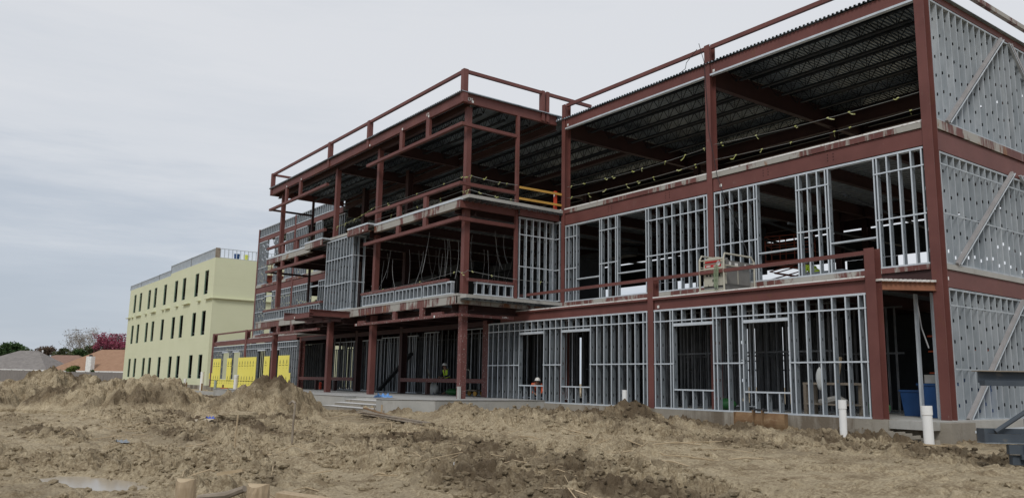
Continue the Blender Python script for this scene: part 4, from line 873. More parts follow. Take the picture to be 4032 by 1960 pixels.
# ------------------------------------------------------------------ people
def skin_obj(name, pts, edges, rad, m, parent, sub=2):
    me = bpy.data.meshes.new(name); me.from_pydata([tuple(p) for p in pts], edges, []); me.materials.append(m)
    o = bpy.data.objects.new(name, me); COL.objects.link(o); o.parent = parent
    o.modifiers.new('skin', 'SKIN')
    if not me.skin_vertices: 
        return o
    sv = me.skin_vertices[0].data
    for i, r_ in enumerate(rad): sv[i].radius = r_ if isinstance(r_, tuple) else (r_, r_)
    sv[0].use_root = True
    s = o.modifiers.new('sub', 'SUBSURF'); s.levels = sub; s.render_levels = sub
    return o
def person(label, loc, rz, J, shirt, vest, trousers, hat=HAT, reach=1.0):
    """J: joints in metres; x right, y forward, z up"""
    root = empty('person', label, 'person', loc, rz); V = Vector
    pel, chest, neck, head = (V(J[k]) for k in ('pelvis', 'chest', 'neck', 'head'))
    pts = [pel, (pel+chest)/2, chest, neck, head+V((0, 0, -.07)), head+V((0, .01, .05))]; ed = [(0, 1), (1, 2), (2, 3), (3, 4), (4, 5)]
    rd = [(.15, .105), (.14, .10), (.16, .11), (.055, .06), (.072, .088), (.078, .09)]
    for s in ('l', 'r'):
        k = len(pts); hip, kn, an, toe = (V(J[q+s]) for q in ('hip', 'knee', 'ankle', 'toe')); pts += [hip, kn, an, toe]; ed += [(0, k), (k, k+1), (k+1, k+2), (k+2, k+3)]; rd += [.085, .058, .042, .035]
        k = len(pts); sh, el_, wr_, = (V(J[q+s]) for q in ('sho', 'elb', 'wri')); d = (wr_-el_).normalized(); pts += [sh, el_, wr_, wr_+d*.07]; ed += [(2, k), (k, k+1), (k+1, k+2), (k+2, k+3)]; rd += [.06, .045, .030, (.038, .02)]
        palm = wr_+d*.07; side = d.cross(V((0, 0, 1))); side = side.normalized() if side.length > .1 else V((1, 0, 0)); q0 = k+3; dn = V((0, 0, -.02))
        for f, (o_, L_) in enumerate(((-.028, .065), (-.010, .078), (.010, .074), (.028, .058))):
            k = len(pts); pts += [palm+side*o_+d*.02, palm+side*o_+d*(.02+L_*.55), palm+side*o_+d*(.02+L_*.9)+dn]; ed += [(q0, k), (k, k+1), (k+1, k+2)]; rd += [.010, .009, .008]
        k = len(pts); ts = 1 if s == 'l' else -1; pts += [wr_+d*.03+side*.035*ts, wr_+d*.06+side*.058*ts]; ed += [(q0-1, k), (k, k+1)]; rd += [.012, .010]
    skin_obj('body', pts, ed, rd, SKIN, root)
    # face: nose, eyes, ears
    fm = MB(); hd = head; fm.bar(hd+V((0, .085, .01)), hd+V((0, .108, -.03)), .022, .02)
    fm.build('nose', SKIN, root); fe = MB()
    for x in (-.03, .03): fe.box(hd.x+x-.011, hd.y+.084, hd.z+.012, hd.x+x+.011, hd.y+.090, hd.z+.022)
    fe.box(hd.x-.024, hd.y+.084, hd.z-.062, hd.x+.024, hd.y+.089, hd.z-.055); fe.build('face_features', BLACK, root)
    # clothing
    pts = [pel+V((0, 0, .02)), (pel+chest)/2, chest, chest+(neck-chest)*.55]; ed = [(0, 1), (1, 2), (2, 3)]; rd = [(.165, .12), (.158, .118), (.175, .125), (.09, .085)]
    for s in ('l', 'r'):
        k = len(pts); sh, el_, wr_ = (V(J[q+s]) for q in ('sho', 'elb', 'wri')); pts += [sh, el_, wr_+(el_-wr_)*.08]; ed += [(2, k), (k, k+1), (k+1, k+2)]; rd += [.075, .060, .045]
    skin_obj('jacket', pts, ed, rd, shirt, root)
    pts = [pel]; ed = []; rd = [(.16, .118)]
    for s in ('l', 'r'):
        k = len(pts); hip, kn, an = (V(J[q+s]) for q in ('hip', 'knee', 'ankle')); pts += [hip, kn, an+V((0, 0, .03))]; ed += [(0, k), (k, k+1), (k+1, k+2)]; rd += [.10, .075, .062]
    skin_obj('trousers', pts, ed, rd, trousers, root)
    for s in ('l', 'r'):
        an, toe = V(J['ankle'+s]), V(J['toe'+s]); skin_obj('boot', [an+V((0, -.02, .03)), an+V((0, 0, -.03)), toe], [(0, 1), (1, 2)], [.055, .05, .042], WOODG, root)
    if vest is not None:
        # open-fronted vest: a shell round the torso
        up = (neck-pel).normalized(); fwd = (V((0, 1, 0))-up*up.y).normalized(); rt = fwd.cross(up); mb = MB(); n = 22; rings = []
        for (t, a_, b_, gap) in ((-.02, .185, .135, .12), (.25, .180, .132, .16), (.5, .185, .138, .25), (.75, .19, .14, .42), (.93, .17, .11, .7)):
            c = pel+(neck-pel)*t; row = []
            for j in range(n+1):
                th = math.pi/2+gap/2+(2*math.pi-gap)*j/n; row.append(c+rt*math.cos(th)*a_+fwd*math.sin(th)*b_)
            rings.append(row)
        vs = [p for r_ in rings for p in r_]; fs = []
        for i in range(len(rings)-1):
            for j in range(n): 
                if i >= 3 and (j in (4, 5, 16, 17)): continue
                fs.append((i*(n+1)+j, i*(n+1)+j+1, (i+1)*(n+1)+j+1, (i+1)*(n+1)+j))
        mb.add(vs, fs); vo = mb.build('vest', vest, root, True); sm = vo.modifiers.new('t', 'SOLIDIFY'); sm.thickness = .008
        st_ = MB(); r0 = rings[1]
        for j in range(n): a1, b1 = r0[j], r0[j+1]; c0 = pel+(neck-pel)*.25; o1 = (a1-c0).normalized()*.010; o2 = (b1-c0).normalized()*.010; st_.quad(a1+o1-up*.025, b1+o2-up*.025, b1+o2+up*.025, a1+o1+up*.025)
        st_.build('reflective_band', LABEL, vo)
    if hat is not None:
        c = head+V((0, .0, .055)); mb = MB(); n = 20; vs = []; rr2 = [(.128, 0), (.124, .03), (.112, .07), (.088, .105), (.05, .128), (.012, .136)]
        for (r_, z) in rr2: vs += [c+V((math.cos(6.2832*j/n)*r_, math.sin(6.2832*j/n)*r_*1.12, z)) for j in range(n)]
        mb.add(vs, [(i*n+j, i*n+(j+1) % n, (i+1)*n+(j+1) % n, (i+1)*n+j) for i in range(len(rr2)-1) for j in range(n)]+[tuple((len(rr2)-1)*n+j for j in range(n))])
        vs = []
        for j in range(n):
            th = 6.2832*j/n; f = max(0, math.sin(th)); vs += [c+V((math.cos(th)*.126, math.sin(th)*.141, .004)), c+V((math.cos(th)*(.150+.0*f), math.sin(th)*(.165+.055*f), -.012))]
        mb.add(vs, [(2*j, 2*j+1, (2*j+3) % (2*n), (2*j+2) % (2*n)) for j in range(n)]); mb.build('hard_hat', hat, root, True)
    return root
def stand(lean=0, crouch=0, armf=.25, armz=1.05, headdrop=0):
    z = lambda v: v
    pz_ = .93-crouch; J = dict(pelvis=(0, -.08*lean-.15*crouch, pz_), chest=(0, .20*lean, pz_+.38-.10*lean), neck=(0, .30*lean, pz_+.55-.16*lean), head=(0, .36*lean+.02+headdrop*.05, pz_+.72-.20*lean-headdrop*.04))
    for s, q in (('l', -1), ('r', 1)):
        J['hip'+s] = (q*.10, J['pelvis'][1], pz_-.06); J['knee'+s] = (q*.13, .04+.42*crouch, .49-.10*crouch); J['ankle'+s] = (q*.13, -.02, .08); J['toe'+s] = (q*.15, .14, .045)
        c = J['chest']; J['sho'+s] = (q*.20, c[1], c[2]+.07); J['elb'+s] = (q*.25, c[1]+armf*.35, (c[2]+armz)/2-.06); J['wri'+s] = (q*.13, c[1]+armf+.08, armz)
    return J
def face(x, y): return math.atan2(-(0-x), (0-y))     # turn towards the camera
P1x, P1y = -37.0, 22.85
person('worker in dark jacket, lime vest and white hard hat, head bowed over the porch rail', (P1x, P1y, -.70), math.radians(-155), stand(.45, .05, .34, .92, 1), NAVY, HIVIS, GREYCL)
person('crouching worker in an orange shirt behind the opening right of the porch', (-29.45, 22.95, -.82), math.radians(-120), stand(1.15, .50, .3, .35, 1), ORANGE, ORANGE, GREYCL)
person('worker seen from behind in a lime vest inside the yellow boarded wall', (-63.35, 22.4, -.82), math.radians(10), stand(.1, 0, .25, 1.05), GREYCL, HIVIS, BLACK, hat=None)
person('worker with white hard hat crouching beside the upper stud panel', (-38.15, 19.2, 3.58), math.radians(-150), stand(.9, .30, .3, .5, 1), BLACK, None, BLACK)
person('worker in lime shirt bending behind the upper stud wall', (-17.25, 26.4, 3.58), math.radians(80), stand(1.2, .42, .3, .3, 1), HIVIS, HIVIS, GREYCL)

# ------------------------------------------------------------------ machines
LIFTP = mat('lift_paint_shaded', (.22, .045, .02), .6)  # orange darkened in the colour itself to stand for the shade indoors
def lift(label, loc, rz, zp):
    r = empty('scissor_lift', label, 'lift', loc, rz); MB().box(-.9, -.4, .15, .9, .4, .5).build('chassis', LIFTP, r)
    for x in (-.65, .65):
        for y in (-.42, .42): MB().tube([(x, y-.05, .18), (x, y+.05, .18)], .18, 14).build('wheel', BLACK, r)
    m = MB(); n = 3; h = (zp-.55)/n
    for i in range(n):
        for y in (-.3, .3): m.bar((-.8, y, .52+i*h), (.8, y, .52+(i+1)*h), .06, .04).bar((.8, y+.05, .52+i*h), (-.8, y+.05, .52+(i+1)*h), .06, .04)
    m.build('scissor_arms', LIFTP, r); MB().box(-.95, -.4, zp, .95, .4, zp+.08).build('platform', LIFTP, r); m = MB()
    for z in (.45, .75, 1.1): m.bar((-.92, -.38, zp+z), (.92, -.38, zp+z), .04, .04).bar((-.92, .38, zp+z), (.92, .38, zp+z), .04, .04).bar((-.92, -.38, zp+z), (-.92, .38, zp+z), .04, .04).bar((.92, -.38, zp+z), (.92, .38, zp+z), .04, .04)
    for x in (-.92, -.3, .3, .92):
        for y in (-.38, .38): m.bar((x, y, zp+.08), (x, y, zp+1.12), .04, .04)
    m.build('guard_rail', LIFTP, r); return r
lift('orange scissor lift in the shade of the upper right storey', (-20.3, 29.3, 3.58), .3, 1.6)
lift('orange scissor lift behind the far left studs', (-68.2, 24.4, 7.81), 1.2, .8)
def welder():
    w_ = empty('welding_generator', 'beige and grey engine welder in a tube frame on the low roof', 'welder', (-18.1, 22.45, 3.17)); x0, x1, y0, y1 = -.52, .52, -.72, .72
    MB().box(x0+.09, y0+.06, .20, x1-.09, y1-.06, 1.02).build('engine_body', DGREY, w_)
    m = MB(); pts = [(-.43, .15), (.43, .15), (.43, 1.05), (.36, 1.13), (.18, 1.18), (-.18, 1.18), (-.36, 1.13), (-.43, 1.05)]
    m.add([(x, y0+.0, z) for x, z in pts]+[(x, y0+.058, z) for x, z in pts], [tuple(range(8)), tuple(range(15, 7, -1))]+[(i, i+8, (i+1) % 8+8, (i+1) % 8) for i in range(8)]); fp = m.build('control_panel', BEIGE, w_)
    MB().box(-.36, y0-.008, .98, .30, y0-.001, 1.06).box(-.36, y0-.008, .84, .33, y0-.001, .93).build('warning_label', REDL, fp)
    MB().box(-.30, y0-.012, .86, -.12, y0-.009, .90).box(.02, y0-.012, .86, .14, y0-.009, .90).tube([(.22, y0-.013, .95), (.22, y0-.009, .95)], .085, 16).build('warning_print', LABEL, fp)
    m = MB()
    for (x, z, r_) in ((-.28, .76, .02), (-.22, .76, .02), (-.14, .76, .02), (-.28, .56, .035), (-.14, .55, .035), (.04, .55, .06), (.2, .76, .02)): m.tube([(x, y0-.02, z), (x, y0-.001, z)], r_, 12)
    m.box(-.02, y0-.006, .5, .28, y0-.002, .60).box(-.05, y0-.006, .33, .14, y0-.002, .42); m.build('gauge', BLACK, fp)
    vs, fs = text_mesh('L', .09); q = MB(); q.add([(-.22+a, y0-.006-c, .19+b) for a, b, c in vs], fs); vs, fs = text_mesh('4', .09); q.add([(.0+a, y0-.006-c, .20+b) for a, b, c in vs], fs); q.build('printed_letters', BLACK, fp)
    sp = MB().box(x1-.088, y0+.10, .26, x1-.06, y1-.10, .82).box(x1-.088, y0+.10, .83, x1-.058, y1-.10, 1.05).build('side_door', DGREY, w_); MB().box(x1-.058, y0+.02, .24, x1-.04, y0+.09, .86).build('door_trim', BEIGE, sp); MB().box(x1-.059, -.03, .27, x1-.052, .0, .82).build('door_trim', BEIGE, sp)
    MB().box(x1-.056, y0+.25, .9, x1-.052, y0+.36, 1.0).box(x1-.056, y0+.55, .88, x1-.052, y0+.72, .99).box(x1-.056, .35, .92, x1-.052, .43, .99).build('label_plate', LABEL, sp)
    for x in (x0, x1):
        m = MB(); m.tube([(x, y0-.1, 0), (x, y0-.1, 1.1), (x*.96, y0-.02, 1.26), (x*.96, y1-.05, 1.26), (x, y1+.08, 1.08), (x, y1+.08, 0)], .032, 8); m.tube([(x, y0-.1, .86), (x, y1+.08, .86)], .022, 6); m.build('roll_bar', BEIGE, w_)
    m = MB(); 
    for z in (1.08, .76): m.tube([(x0, y0-.1, z), (x1, y0-.1, z)], .026, 8)
    m.tube([(x0, y1+.08, 1.05), (x1, y1+.08, 1.05)], .026, 8).tube([(x0, y0-.1, .04), (x1, y0-.1, .04)], .03, 8).tube([(x0, y1+.08, .04), (x1, y1+.08, .04)], .03, 8); m.build('cross_bar', BEIGE, w_)
    MB().box(x0, y0-.08, .0, x1, y1+.06, .05).box(x0+.1, y0, .05, x1-.1, y1, .19).build('skid_base', DGREY, w_); MB().tube([(-.02, .0, 1.0), (-.02, .0, 1.24)], .05, 10).build('exhaust', DGREY, w_)
    h = MB(); r_ = random.Random(3)
    for i in range(4):
        a_ = .22+.03*i; ph = r_.random(); pts = [(a_-.02+.09*math.sin(t*6.28+ph)*.7+.02*i*.2, y0-.16-.012*i, .48+.40*math.cos(t*6.28)+.03*ph) for t in [j/18 for j in range(19)]]; h.tube(pts, .009, 5)
    h.tube([(.3, y0-.17, .2), (.33, y0-.2, .05), (.2, y0-.25, .0)], .014, 5)
    ho = h.build('coiled_hose', HOSE, None); ho.location = (-18.1, 22.45, 3.17); tag(ho, 'pale green hose coiled over the front of the beige welder', 'hose')
welder()
tag(MB().box(-18.9, 21.85, 3.168, -18.2, 22.0, 3.22).box(-18.8, 21.72, 3.168, -17.9, 21.8, 3.20).build('plank_scrap', WHITE), 'white scrap boards lying by the welder on the low roof', 'board')
# hanging wire from the roof down past the second storey
tag(MB().tube([(-19.7, 23.1, 13.0), (-19.5, 23.15, 12.2), (-19.4, 23.2, 9.5), (-19.0, 23.15, 7.6), (-18.6, 23.1, 6.6), (-18.0, 23.1, 5.4), (-17.6, 23.0, 4.4)], .012, 5).build('welding_cable', BLACK), 'thin black cable hanging from the roof down to the welder', 'cable')
tag(MB().tube([(-19.8, 23.1, 12.8), (-20.3, 23.05, 12.4), (-20.4, 23.1, 12.2), (-20.7, 23.1, 12.1)], .012, 5).build('wire_offcut', BLACK), 'short bent black wire beside the roof rail post', 'wire')

# ------------------------------------------------------------------ safety cables with ribbons, orange post, lumber rails
def cable(label, pts, n, seed, m=WIREG, col=RIBBON, sag=0):
    r_ = random.Random(seed); P = [Vector(p) for p in pts]; mb = MB(); full = []
    for a, b in zip(P[:-1], P[1:]):
        for i in range(8): t = i/8; q = a.lerp(b, t); q.z -= sag*4*t*(1-t); full.append(q)
    full.append(P[-1]); mb.tube(full, .009, 4); o = mb.build('safety_cable', m); tag(o, label, 'cable', 'wire rope guard lines')
    for i in range(n):
        t = (i+.5+r_.uniform(-.3, .3))/n*(len(full)-1); k = int(t); q = full[k].lerp(full[min(k+1, len(full)-1)], t-k); L = r_.uniform(.08, .32); dx = r_.uniform(-.25, .25); q = q-Vector((0, .02, 0))
        m_ = MB(); s = [q, q+Vector((dx*.4, -.02, -L*.4)), q+Vector((dx, r_.uniform(-.05, .05), -L*.75+r_.uniform(0, .15)))]; w_ = .018
        for a, b in zip(s[:-1], s[1:]): m_.quad(a+Vector((0, 0, w_)), b+Vector((.01, -.02, w_)), b+Vector((0, .01, -w_)), a-Vector((0, 0, w_)))
        m_.bar(q-Vector((.03, 0, 0)), q+Vector((.04, 0, .01)), .025, .03); m_.build('ribbon', col, o)
cable('upper guard line with ribbons across the right third floor bay', [(-19.34, 23.4, 8.95), (-11.5, 23.4, 8.78)], 6, 1, sag=.10)
cable('lower guard line with ribbons across the right third floor bay', [(-19.34, 23.4, 8.36), (-11.5, 23.4, 8.28)], 6, 2, sag=.08)
cable('upper guard line with ribbons across the middle third floor bay', [(-27.87, 23.4, 8.9), (-19.6, 23.4, 8.9)], 9, 3, sag=.12)
cable('lower guard line with ribbons across the middle third floor bay', [(-27.87, 23.4, 8.38), (-19.6, 23.4, 8.38)], 8, 4, sag=.1)
cable('guard line with ribbons above the corner of the entrance block third floor', [(-37.2, 18.35, 8.75), (-28.86, 18.3, 8.72), (-28.4, 18.4, 8.72), (-28.4, 20.95, 8.7)], 10, 5, sag=.05)
cable('lower guard line with ribbons at the entrance block third floor', [(-37.2, 18.35, 8.1), (-28.86, 18.3, 8.1), (-28.4, 18.4, 8.1), (-28.4, 20.95, 8.0)], 9, 6, sag=.05)
cable('guard line with ribbons above the second floor corner of the entrance block', [(-37.2, 18.3, 4.42), (-28.86, 18.25, 4.62), (-28.4, 18.4, 4.62), (-28.4, 23.2, 4.5)], 7, 7, sag=.1)
cable('yellow line strung across the recess over the stair panel', [(-42.4, 18.5, 8.5), (-37.3, 18.5, 8.9)], 5, 8, m=RIBBON, sag=.12)
cable('guard line with ribbons along the second floor of the left half', [(-51.5, 18.3, 4.45), (-42.7, 18.3, 4.5)], 4, 9, sag=.08)
for z, l in ((8.56, 'upper yellow lumber rail beside the red post'), (8.05, 'lower yellow lumber rail beside the red post')): tag(MB().bar((-28.25, 20.95, z+.02), (-28.1, 23.25, z), .04, .10).build('lumber_rail', OCHRE), l, 'lumber rail', 'yellow lumber rails at the third floor')
gp = empty('guard_post', 'bright red orange guard post at the third floor edge', 'post', (-28.25, 23.0, 7.82)); MB().box(-.06, -.06, 0, .06, .06, .88).build('post', RED, gp); MB().box(-.12, -.1, 0, .12, .1, .02).build('base_plate', RED, gp); MB().box(-.04, -.064, .62, .04, -.061, .74).build('label_plate', LABEL, gp)

# hanging cables inside the entrance block's second storey
HC = []
for k in range(5):
    r_ = random.Random(40+k); L = r_.uniform(1.3, 2.4); bx_ = r_.uniform(-.5, .5); pts = [(bx_*(t**2.2)+.03*math.sin(t*3+k), .06*math.sin(t*3), -L*t) for t in [j/10 for j in range(11)]]
    o = MB().tube(pts, .009, 5).build('hanging_cable', WIRE); tag(o, 'grey cable end hanging from the ceiling of the shaded second storey behind the porch corner', 'cable', 'cables hanging in the second storey'); HC.append(o)
r_ = random.Random(9)
for i in range(38):
    x = r_.uniform(-38, -28.9); y = r_.uniform(18.9, 26.0); o = HC[i] if i < 5 else HC[i % 5].copy()
    if i >= 5: COL.objects.link(o)
    o.location = (x, y, r_.uniform(5.9, 7.2)); o.rotation_euler = (0, 0, r_.uniform(0, 6.28))

# ------------------------------------------------------------------ on the porch and inside the ground floor
tp = MB(); g = 9; rr = random.Random(4)
vs = [(-.35+.7*i/(g-1)+rr.uniform(-.03, .03), -.25+.5*j/(g-1)+rr.uniform(-.03, .03), .03+.22*abs(math.sin(i*1.1)*math.cos(j*.9))*(1-abs(i-4)/5)) for i in range(g) for j in range(g)]
tp.add(vs, [(i*g+j, (i+1)*g+j, (i+1)*g+j+1, i*g+j+1) for i in range(g-1) for j in range(g-1)]); o = tp.build('crumpled_tarp', TARP, None, True, (-29.9, 15.5, -.72)); tag(o, 'crumpled blue sheet lying at the top of the porch steps', 'tarp')
def bag(label, loc, m, s=(.35, .25, .2), name='plastic_bag', seed=0, cat='bag'):
    n = 14; k = 9; V = []; g_ = np.random.default_rng(seed)
    for i in range(k):
        ph = math.pi*i/(k-1)
        for j in range(n):
            th = 6.283*j/n; f = 1+.25*(g_.random()-.5); V.append((math.cos(th)*math.sin(ph)*s[0]*f, math.sin(th)*math.sin(ph)*s[1]*f, s[2]+math.cos(ph)*s[2]*(1+.2*(g_.random()-.5))))
    mb = MB(); mb.add(V, [(i*n+j, (i+1)*n+j, (i+1)*n+(j+1) % n, i*n+(j+1) % n) for i in range(k-1) for j in range(n)]); o = mb.build(name, m, None, True, loc); return tag(o, label, cat)
bag('white and green sack slumped left of the bowed worker', (-37.75, 22.5, -.70), PLAST, (.35, .25, .3), seed=1); bag('dark green bag behind the rail right of the bowed worker', (-36.1, 22.7, -.70), GREENB, (.55, .3, .17), seed=2)
bag('green plastic bag behind the far right ground floor studs', (-13.1, 22.9, -.82), GREENB, (.35, .25, .25), seed=3); bag('green plastic bag on the floor behind the third window opening', (-18.9, 23.2, -.82), GREENB, (.4, .25, .2), seed=4)
bag('white bag hung on the stud wall beside the work table', (-14.62, 22.35, -.05), PLAST, (.12, .08, .33), seed=5)
ct = empty('push_cart', 'tube handled cart parked behind the porch corner column', 'cart', (-34.6, 22.9, -.70), .2)
MB().box(-.6, -.35, .25, .6, .35, .31).build('deck_board', WOODG, ct); MB().tube([(-.55, -.3, .31), (-.55, -.3, 1.2), (-.45, -.3, 1.3), (-.0, -.3, 1.3), (.1, -.3, 1.2), (.1, -.3, .31)], .02, 8).build('handle', BEIGE, ct)
for x in (-.45, .45):
    for y in (-.25, .25): MB().tube([(x, y-.03, .12), (x, y+.03, .12)], .12, 14).build('wheel', OCHRE, ct)
tag(MB().box(-35.1, 22.55, .32, -34.8, 22.6, .62).box(-35.05, 22.5, .1, -34.9, 22.55, .35).build('spare_vest', HIVIS), 'lime vest hung over the handle of the push cart', 'vest')
sh = empty('shovel', 'long handled shovel leaning beside the bowed worker', 'shovel', (-38.0, 22.4, -.70)); MB().tube([(-.25, 0, 1.35), (.32, 0, .15)], .018, 6).build('handle', WOODG, sh); MB().bar((.30, 0, .18), (.42, 0, -.0), .2, .02, (0, 1, 0)).build('blade', GALVD, sh)
wt = empty('work_table', 'rough timber bench behind the right hand ground floor studs', 'bench', (-14.75, 23.2, -.82))
MB().box(-.85, -.3, .92, .85, .3, .99).build('table_top', WOODG, wt); MB().box(-.85, -.3, .30, .85, .3, .35).build('shelf', WOODG, wt)
for x in (-.78, .78):
    for y in (-.26, .26): MB().box(x-.05, y-.05, 0, x+.05, y+.05, .92).build('leg', WOODG, wt)
tag(MB().bar((-14.4, 22.9, .1), (-14.3, 23.0, .95), .05, .09).build('short_plank', WOOD), 'upright short plank leaning on the timber bench', 'plank')
tag(MB().tube([(-15.2, 23.2, -.45), (-14.6, 23.25, -.3), (-14.3, 23.2, -.45)], .11, 8).build('folded_sheet', CONC), 'grey folded sheet on the lower shelf of the timber bench', 'sheet')
for i, (x, y, z, sx, sz, m_, lb) in enumerate(((-12.3, 25.0, -.82, 1.0, .95, BLUE, 'dark blue bin seen between the two right hand corner columns'), (-11.9, 26.3, -.82, .8, 1.15, BLUE, 'taller blue bin behind the first one at the corner'), (-13.4, 25.9, -.82, .9, .75, BLUE, 'lower blue bin left of the other two beside the corner column'))):
    bb_ = empty('bin', lb, 'bin', (x, y, z)); MB().add([(-sx/2*.85, -.3, 0), (sx/2*.85, -.3, 0), (sx/2*.85, .3, 0), (-sx/2*.85, .3, 0), (-sx/2, -.38, sz), (sx/2, -.38, sz), (sx/2, .38, sz), (-sx/2, .38, sz)], [(0, 3, 2, 1), (4, 5, 6, 7), (0, 1, 5, 4), (1, 2, 6, 5), (2, 3, 7, 6), (3, 0, 4, 7)]).build('tub', m_, bb_); MB().box(-sx/2-.03, -.41, sz+.003, sx/2+.03, .41, sz+.06).build('lid', m_, bb_)
tag(MB().box(-12.65, 24.75, .20, -12.2, 25.2, .45).build('paper_sack', CONC), 'pale sack resting on the dark blue bin', 'sack')
for i, (z) in enumerate((-.05, .55, 1.25, 1.75)): tag(MB().bar((-13.6, 27.0, z), (-11.6, 27.0, z), .05, .05).build('scaffold_rail', ORANGE), ('lowest', 'second', 'third', 'topmost')[i]+' orange scaffold rail behind the corner columns', 'rail', 'orange scaffold rails')
for i, x in enumerate((-12.55, -12.05)): tag(MB().box(x, 24.2, -.825, x+.06, 24.35, 2.85).build('loose_stud', GALV), ('left', 'right')[i]+' metal stud standing in the gap between the corner columns', 'stud', 'studs in the corner gap')
tag(MB().tube([(-12.3, 23.9, 2.7), (-12.2, 23.9, 1.8), (-12.0, 23.85, 1.2)], .02, 6).build('hanging_cable', WIRE), 'white cable end hanging between the two corner columns', 'cable')
tag(MB().bar((-45.2, 23.1, -.6), (-41.3, 23.1, 1.55), .26, .10).build('stair_stringer', DARKW), 'dark stair stringer leaning inside the porch', 'stringer')
ex = empty('fire_extinguisher', 'red extinguisher on the floor inside the left of the porch', 'extinguisher', (-53.6, 22.9, -.7)); MB().tube([(0, 0, 0), (0, 0, .45), (0, 0, .52)], [.1, .1, .04], 12).build('cylinder', RED, ex); MB().box(-.05, -.02, .52, .06, .02, .6).build('valve', BLACK, ex)
for i, x in enumerate((-24.2, -23.3)): tag(MB().box(x*.0-16.9+i*2.0, 25.0, 3.6, -15.3+i*2.0, 26.0, 3.98-.1*i).build('track_bundle', GALVD), ('left', 'right')[i]+' bundle of metal track stacked on the second floor', 'bundle', 'bundles on the second floor')
# ------------------------------------------------------------------ site things in front
def pipe(label, x, y, z0, z1, r, tilt=(0, 0), m=PVC, collar=True):
    p = empty('standpipe', label, 'pipe', (x, y, z0)); H = z1-z0; MB().tube([(0, 0, -.2), (tilt[0]*H, tilt[1]*H, H)], r, 20).build('pipe', m, p)
    if collar: MB().tube([(tilt[0]*(H-.22), tilt[1]*(H-.22), H-.22), (tilt[0]*(H+.01), tilt[1]*(H+.01), H+.006)], r*1.13, 20).build('collar', m, p)
    return p
pipe('white plastic standpipe in front of the ground floor studs left of the corner column', -12.45, 20.0, -1.4, -.31, .095)
pipe('white plastic standpipe leaning before the end wall corner', -10.58, 20.75, -1.5, -.40, .12, (-.02, 0))
pipe('slim white standpipe at the mound in front of the long stud wall', -20.05, 19.4, -1.2, -.18, .085, collar=False)
pipe('tall white standpipe at the left end of the yellow boards', -75.4, 21.0, -1.2, .45, .16, collar=False); pipe('white standpipe before the yellow boards beside the dark crested heap', -63.5, 20.2, -1.2, .2, .16, (.1, 0)); pipe('grey green pipe in front of the yellow boards', -67.6, 19.9, -1.2, -.25, .11, m=PIPEG, collar=False); pipe('low white pipe near the green building corner', -88.3, 22.9, -1.2, -.2, .13, (.05, 0))
for i, (x, y) in enumerate(((-86.5, 22.6), (-73.9, 20.6), (-64.6, 19.6))): tag(MB().tube([(x, y, -1.3), (x, y, -.55)], .07, 8).build('rebar_stake', RUST), ('rusty stake near the green building corner', 'rusty stake at the foot of the first yellow board', 'rusty stake left of the white standpipe at the yellow boards')[i], 'stake')
tag(MB().box(-62.9, 18.9, -1.3, -61.4, 19.0, -.75).build('rusty_plate', RUSTE), 'small rust orange plate behind the dark crested heap', 'plate')
# box blade leaning on the footing
bb_ = empty('box_blade', 'rusty brown tractor blade standing against the concrete footing', 'blade', (-15.9, 20.95, -1.36), 0)
m = MB(); W_ = .92; n = 7
for k in range(2):
    pts = [(0.00-.10*math.sin(math.pi*i/n), .02+.56*i/n) for i in range(n+1)]
vs = []
for x in (-W_, W_): vs += [(x, y+.18, z) for y, z in pts]
m.add(vs, [(i, n+1+i, n+2+i, i+1) for i in range(n)]); mo = m.build('blade_plate', RUST, bb_); sm = mo.modifiers.new('t', 'SOLIDIFY'); sm.thickness = .02
MB().box(-W_-.015, .06, .0, -W_, .22, .58).build('end_plate', RUST, bb_); MB().box(W_, .06, .0, W_+.015, .22, .58).build('end_plate', RUST, bb_); MB().box(-W_, .06, -.02, W_, .10, .02).build('cutting_edge', RUSTE, bb_)
for x in (-.17, .16): MB().box(x-.015, .0, .02, x+.015, .12, .66).build('rib', RUST, bb_)
MB().tube([(-.25, .1, .68), (.3, .1, .66)], .03, 8).tube([(-.17, .05, .6), (-.17, .1, .74)], .03, 8).tube([(.16, .05, .6), (.16, .1, .72)], .03, 8).build('hitch_bar', BLACK, bb_)
# steel joists stacked at the right edge
js = empty('joist_stack', 'stack of dark slate painted steel joists at the right edge of the photo', 'steel joists', (0, 0, 0))
a_ = Vector((-7.43, 16.50, 0)); dv = (Vector((-6.87, 17.20, 0))-a_); dv.normalize(); nv = Vector((dv.y, -dv.x, 0)); L = 7
def jb(s0, s1, off, z0, z1, w_, name, m_=SLATE): return MB().bar(a_+dv*s0+nv*off+Vector((0, 0, (z0+z1)/2)), a_+dv*s1+nv*off+Vector((0, 0, (z0+z1)/2)), w_, z1-z0).build(name, m_, js)
jb(0, L, 0, .37, .385, .34, 'top_flange', WOODG); jb(.03, L, 0, .155, .365, .03, 'chord_web'); jb(.05, L, .10, .10, .20, .2, 'chord_angle')
jb(0, L, 0, -.97, -.955, .30, 'bottom_flange', GALVD); jb(0.01, L, .02, -.95, -.80, .06, 'chord_web'); jb(0.0, L, -.1, -.80, -.70, .02, 'chord_angle'); jb(.0, .06, .0, -.95, -.70, .28, 'end_plate')
MB().tube([a_+dv*.28+Vector((0, 0, -.76)), a_+dv*1.75+Vector((0, 0, .2))], .045, 8).build('web_member', SLATE, js); MB().tube([a_+dv*2.9+Vector((0, 0, -.76)), a_+dv*1.8+Vector((0, 0, .2))], .045, 8).build('web_member', SLATE, js)
jb(.42, L, .12, -1.16, -.985, .10, 'stacked_chord'); jb(.50, L, .05, -1.36, -1.18, .12, 'stacked_chord'); jb(.62, L, .18, -1.25, -1.16, .06, 'stacked_chord')
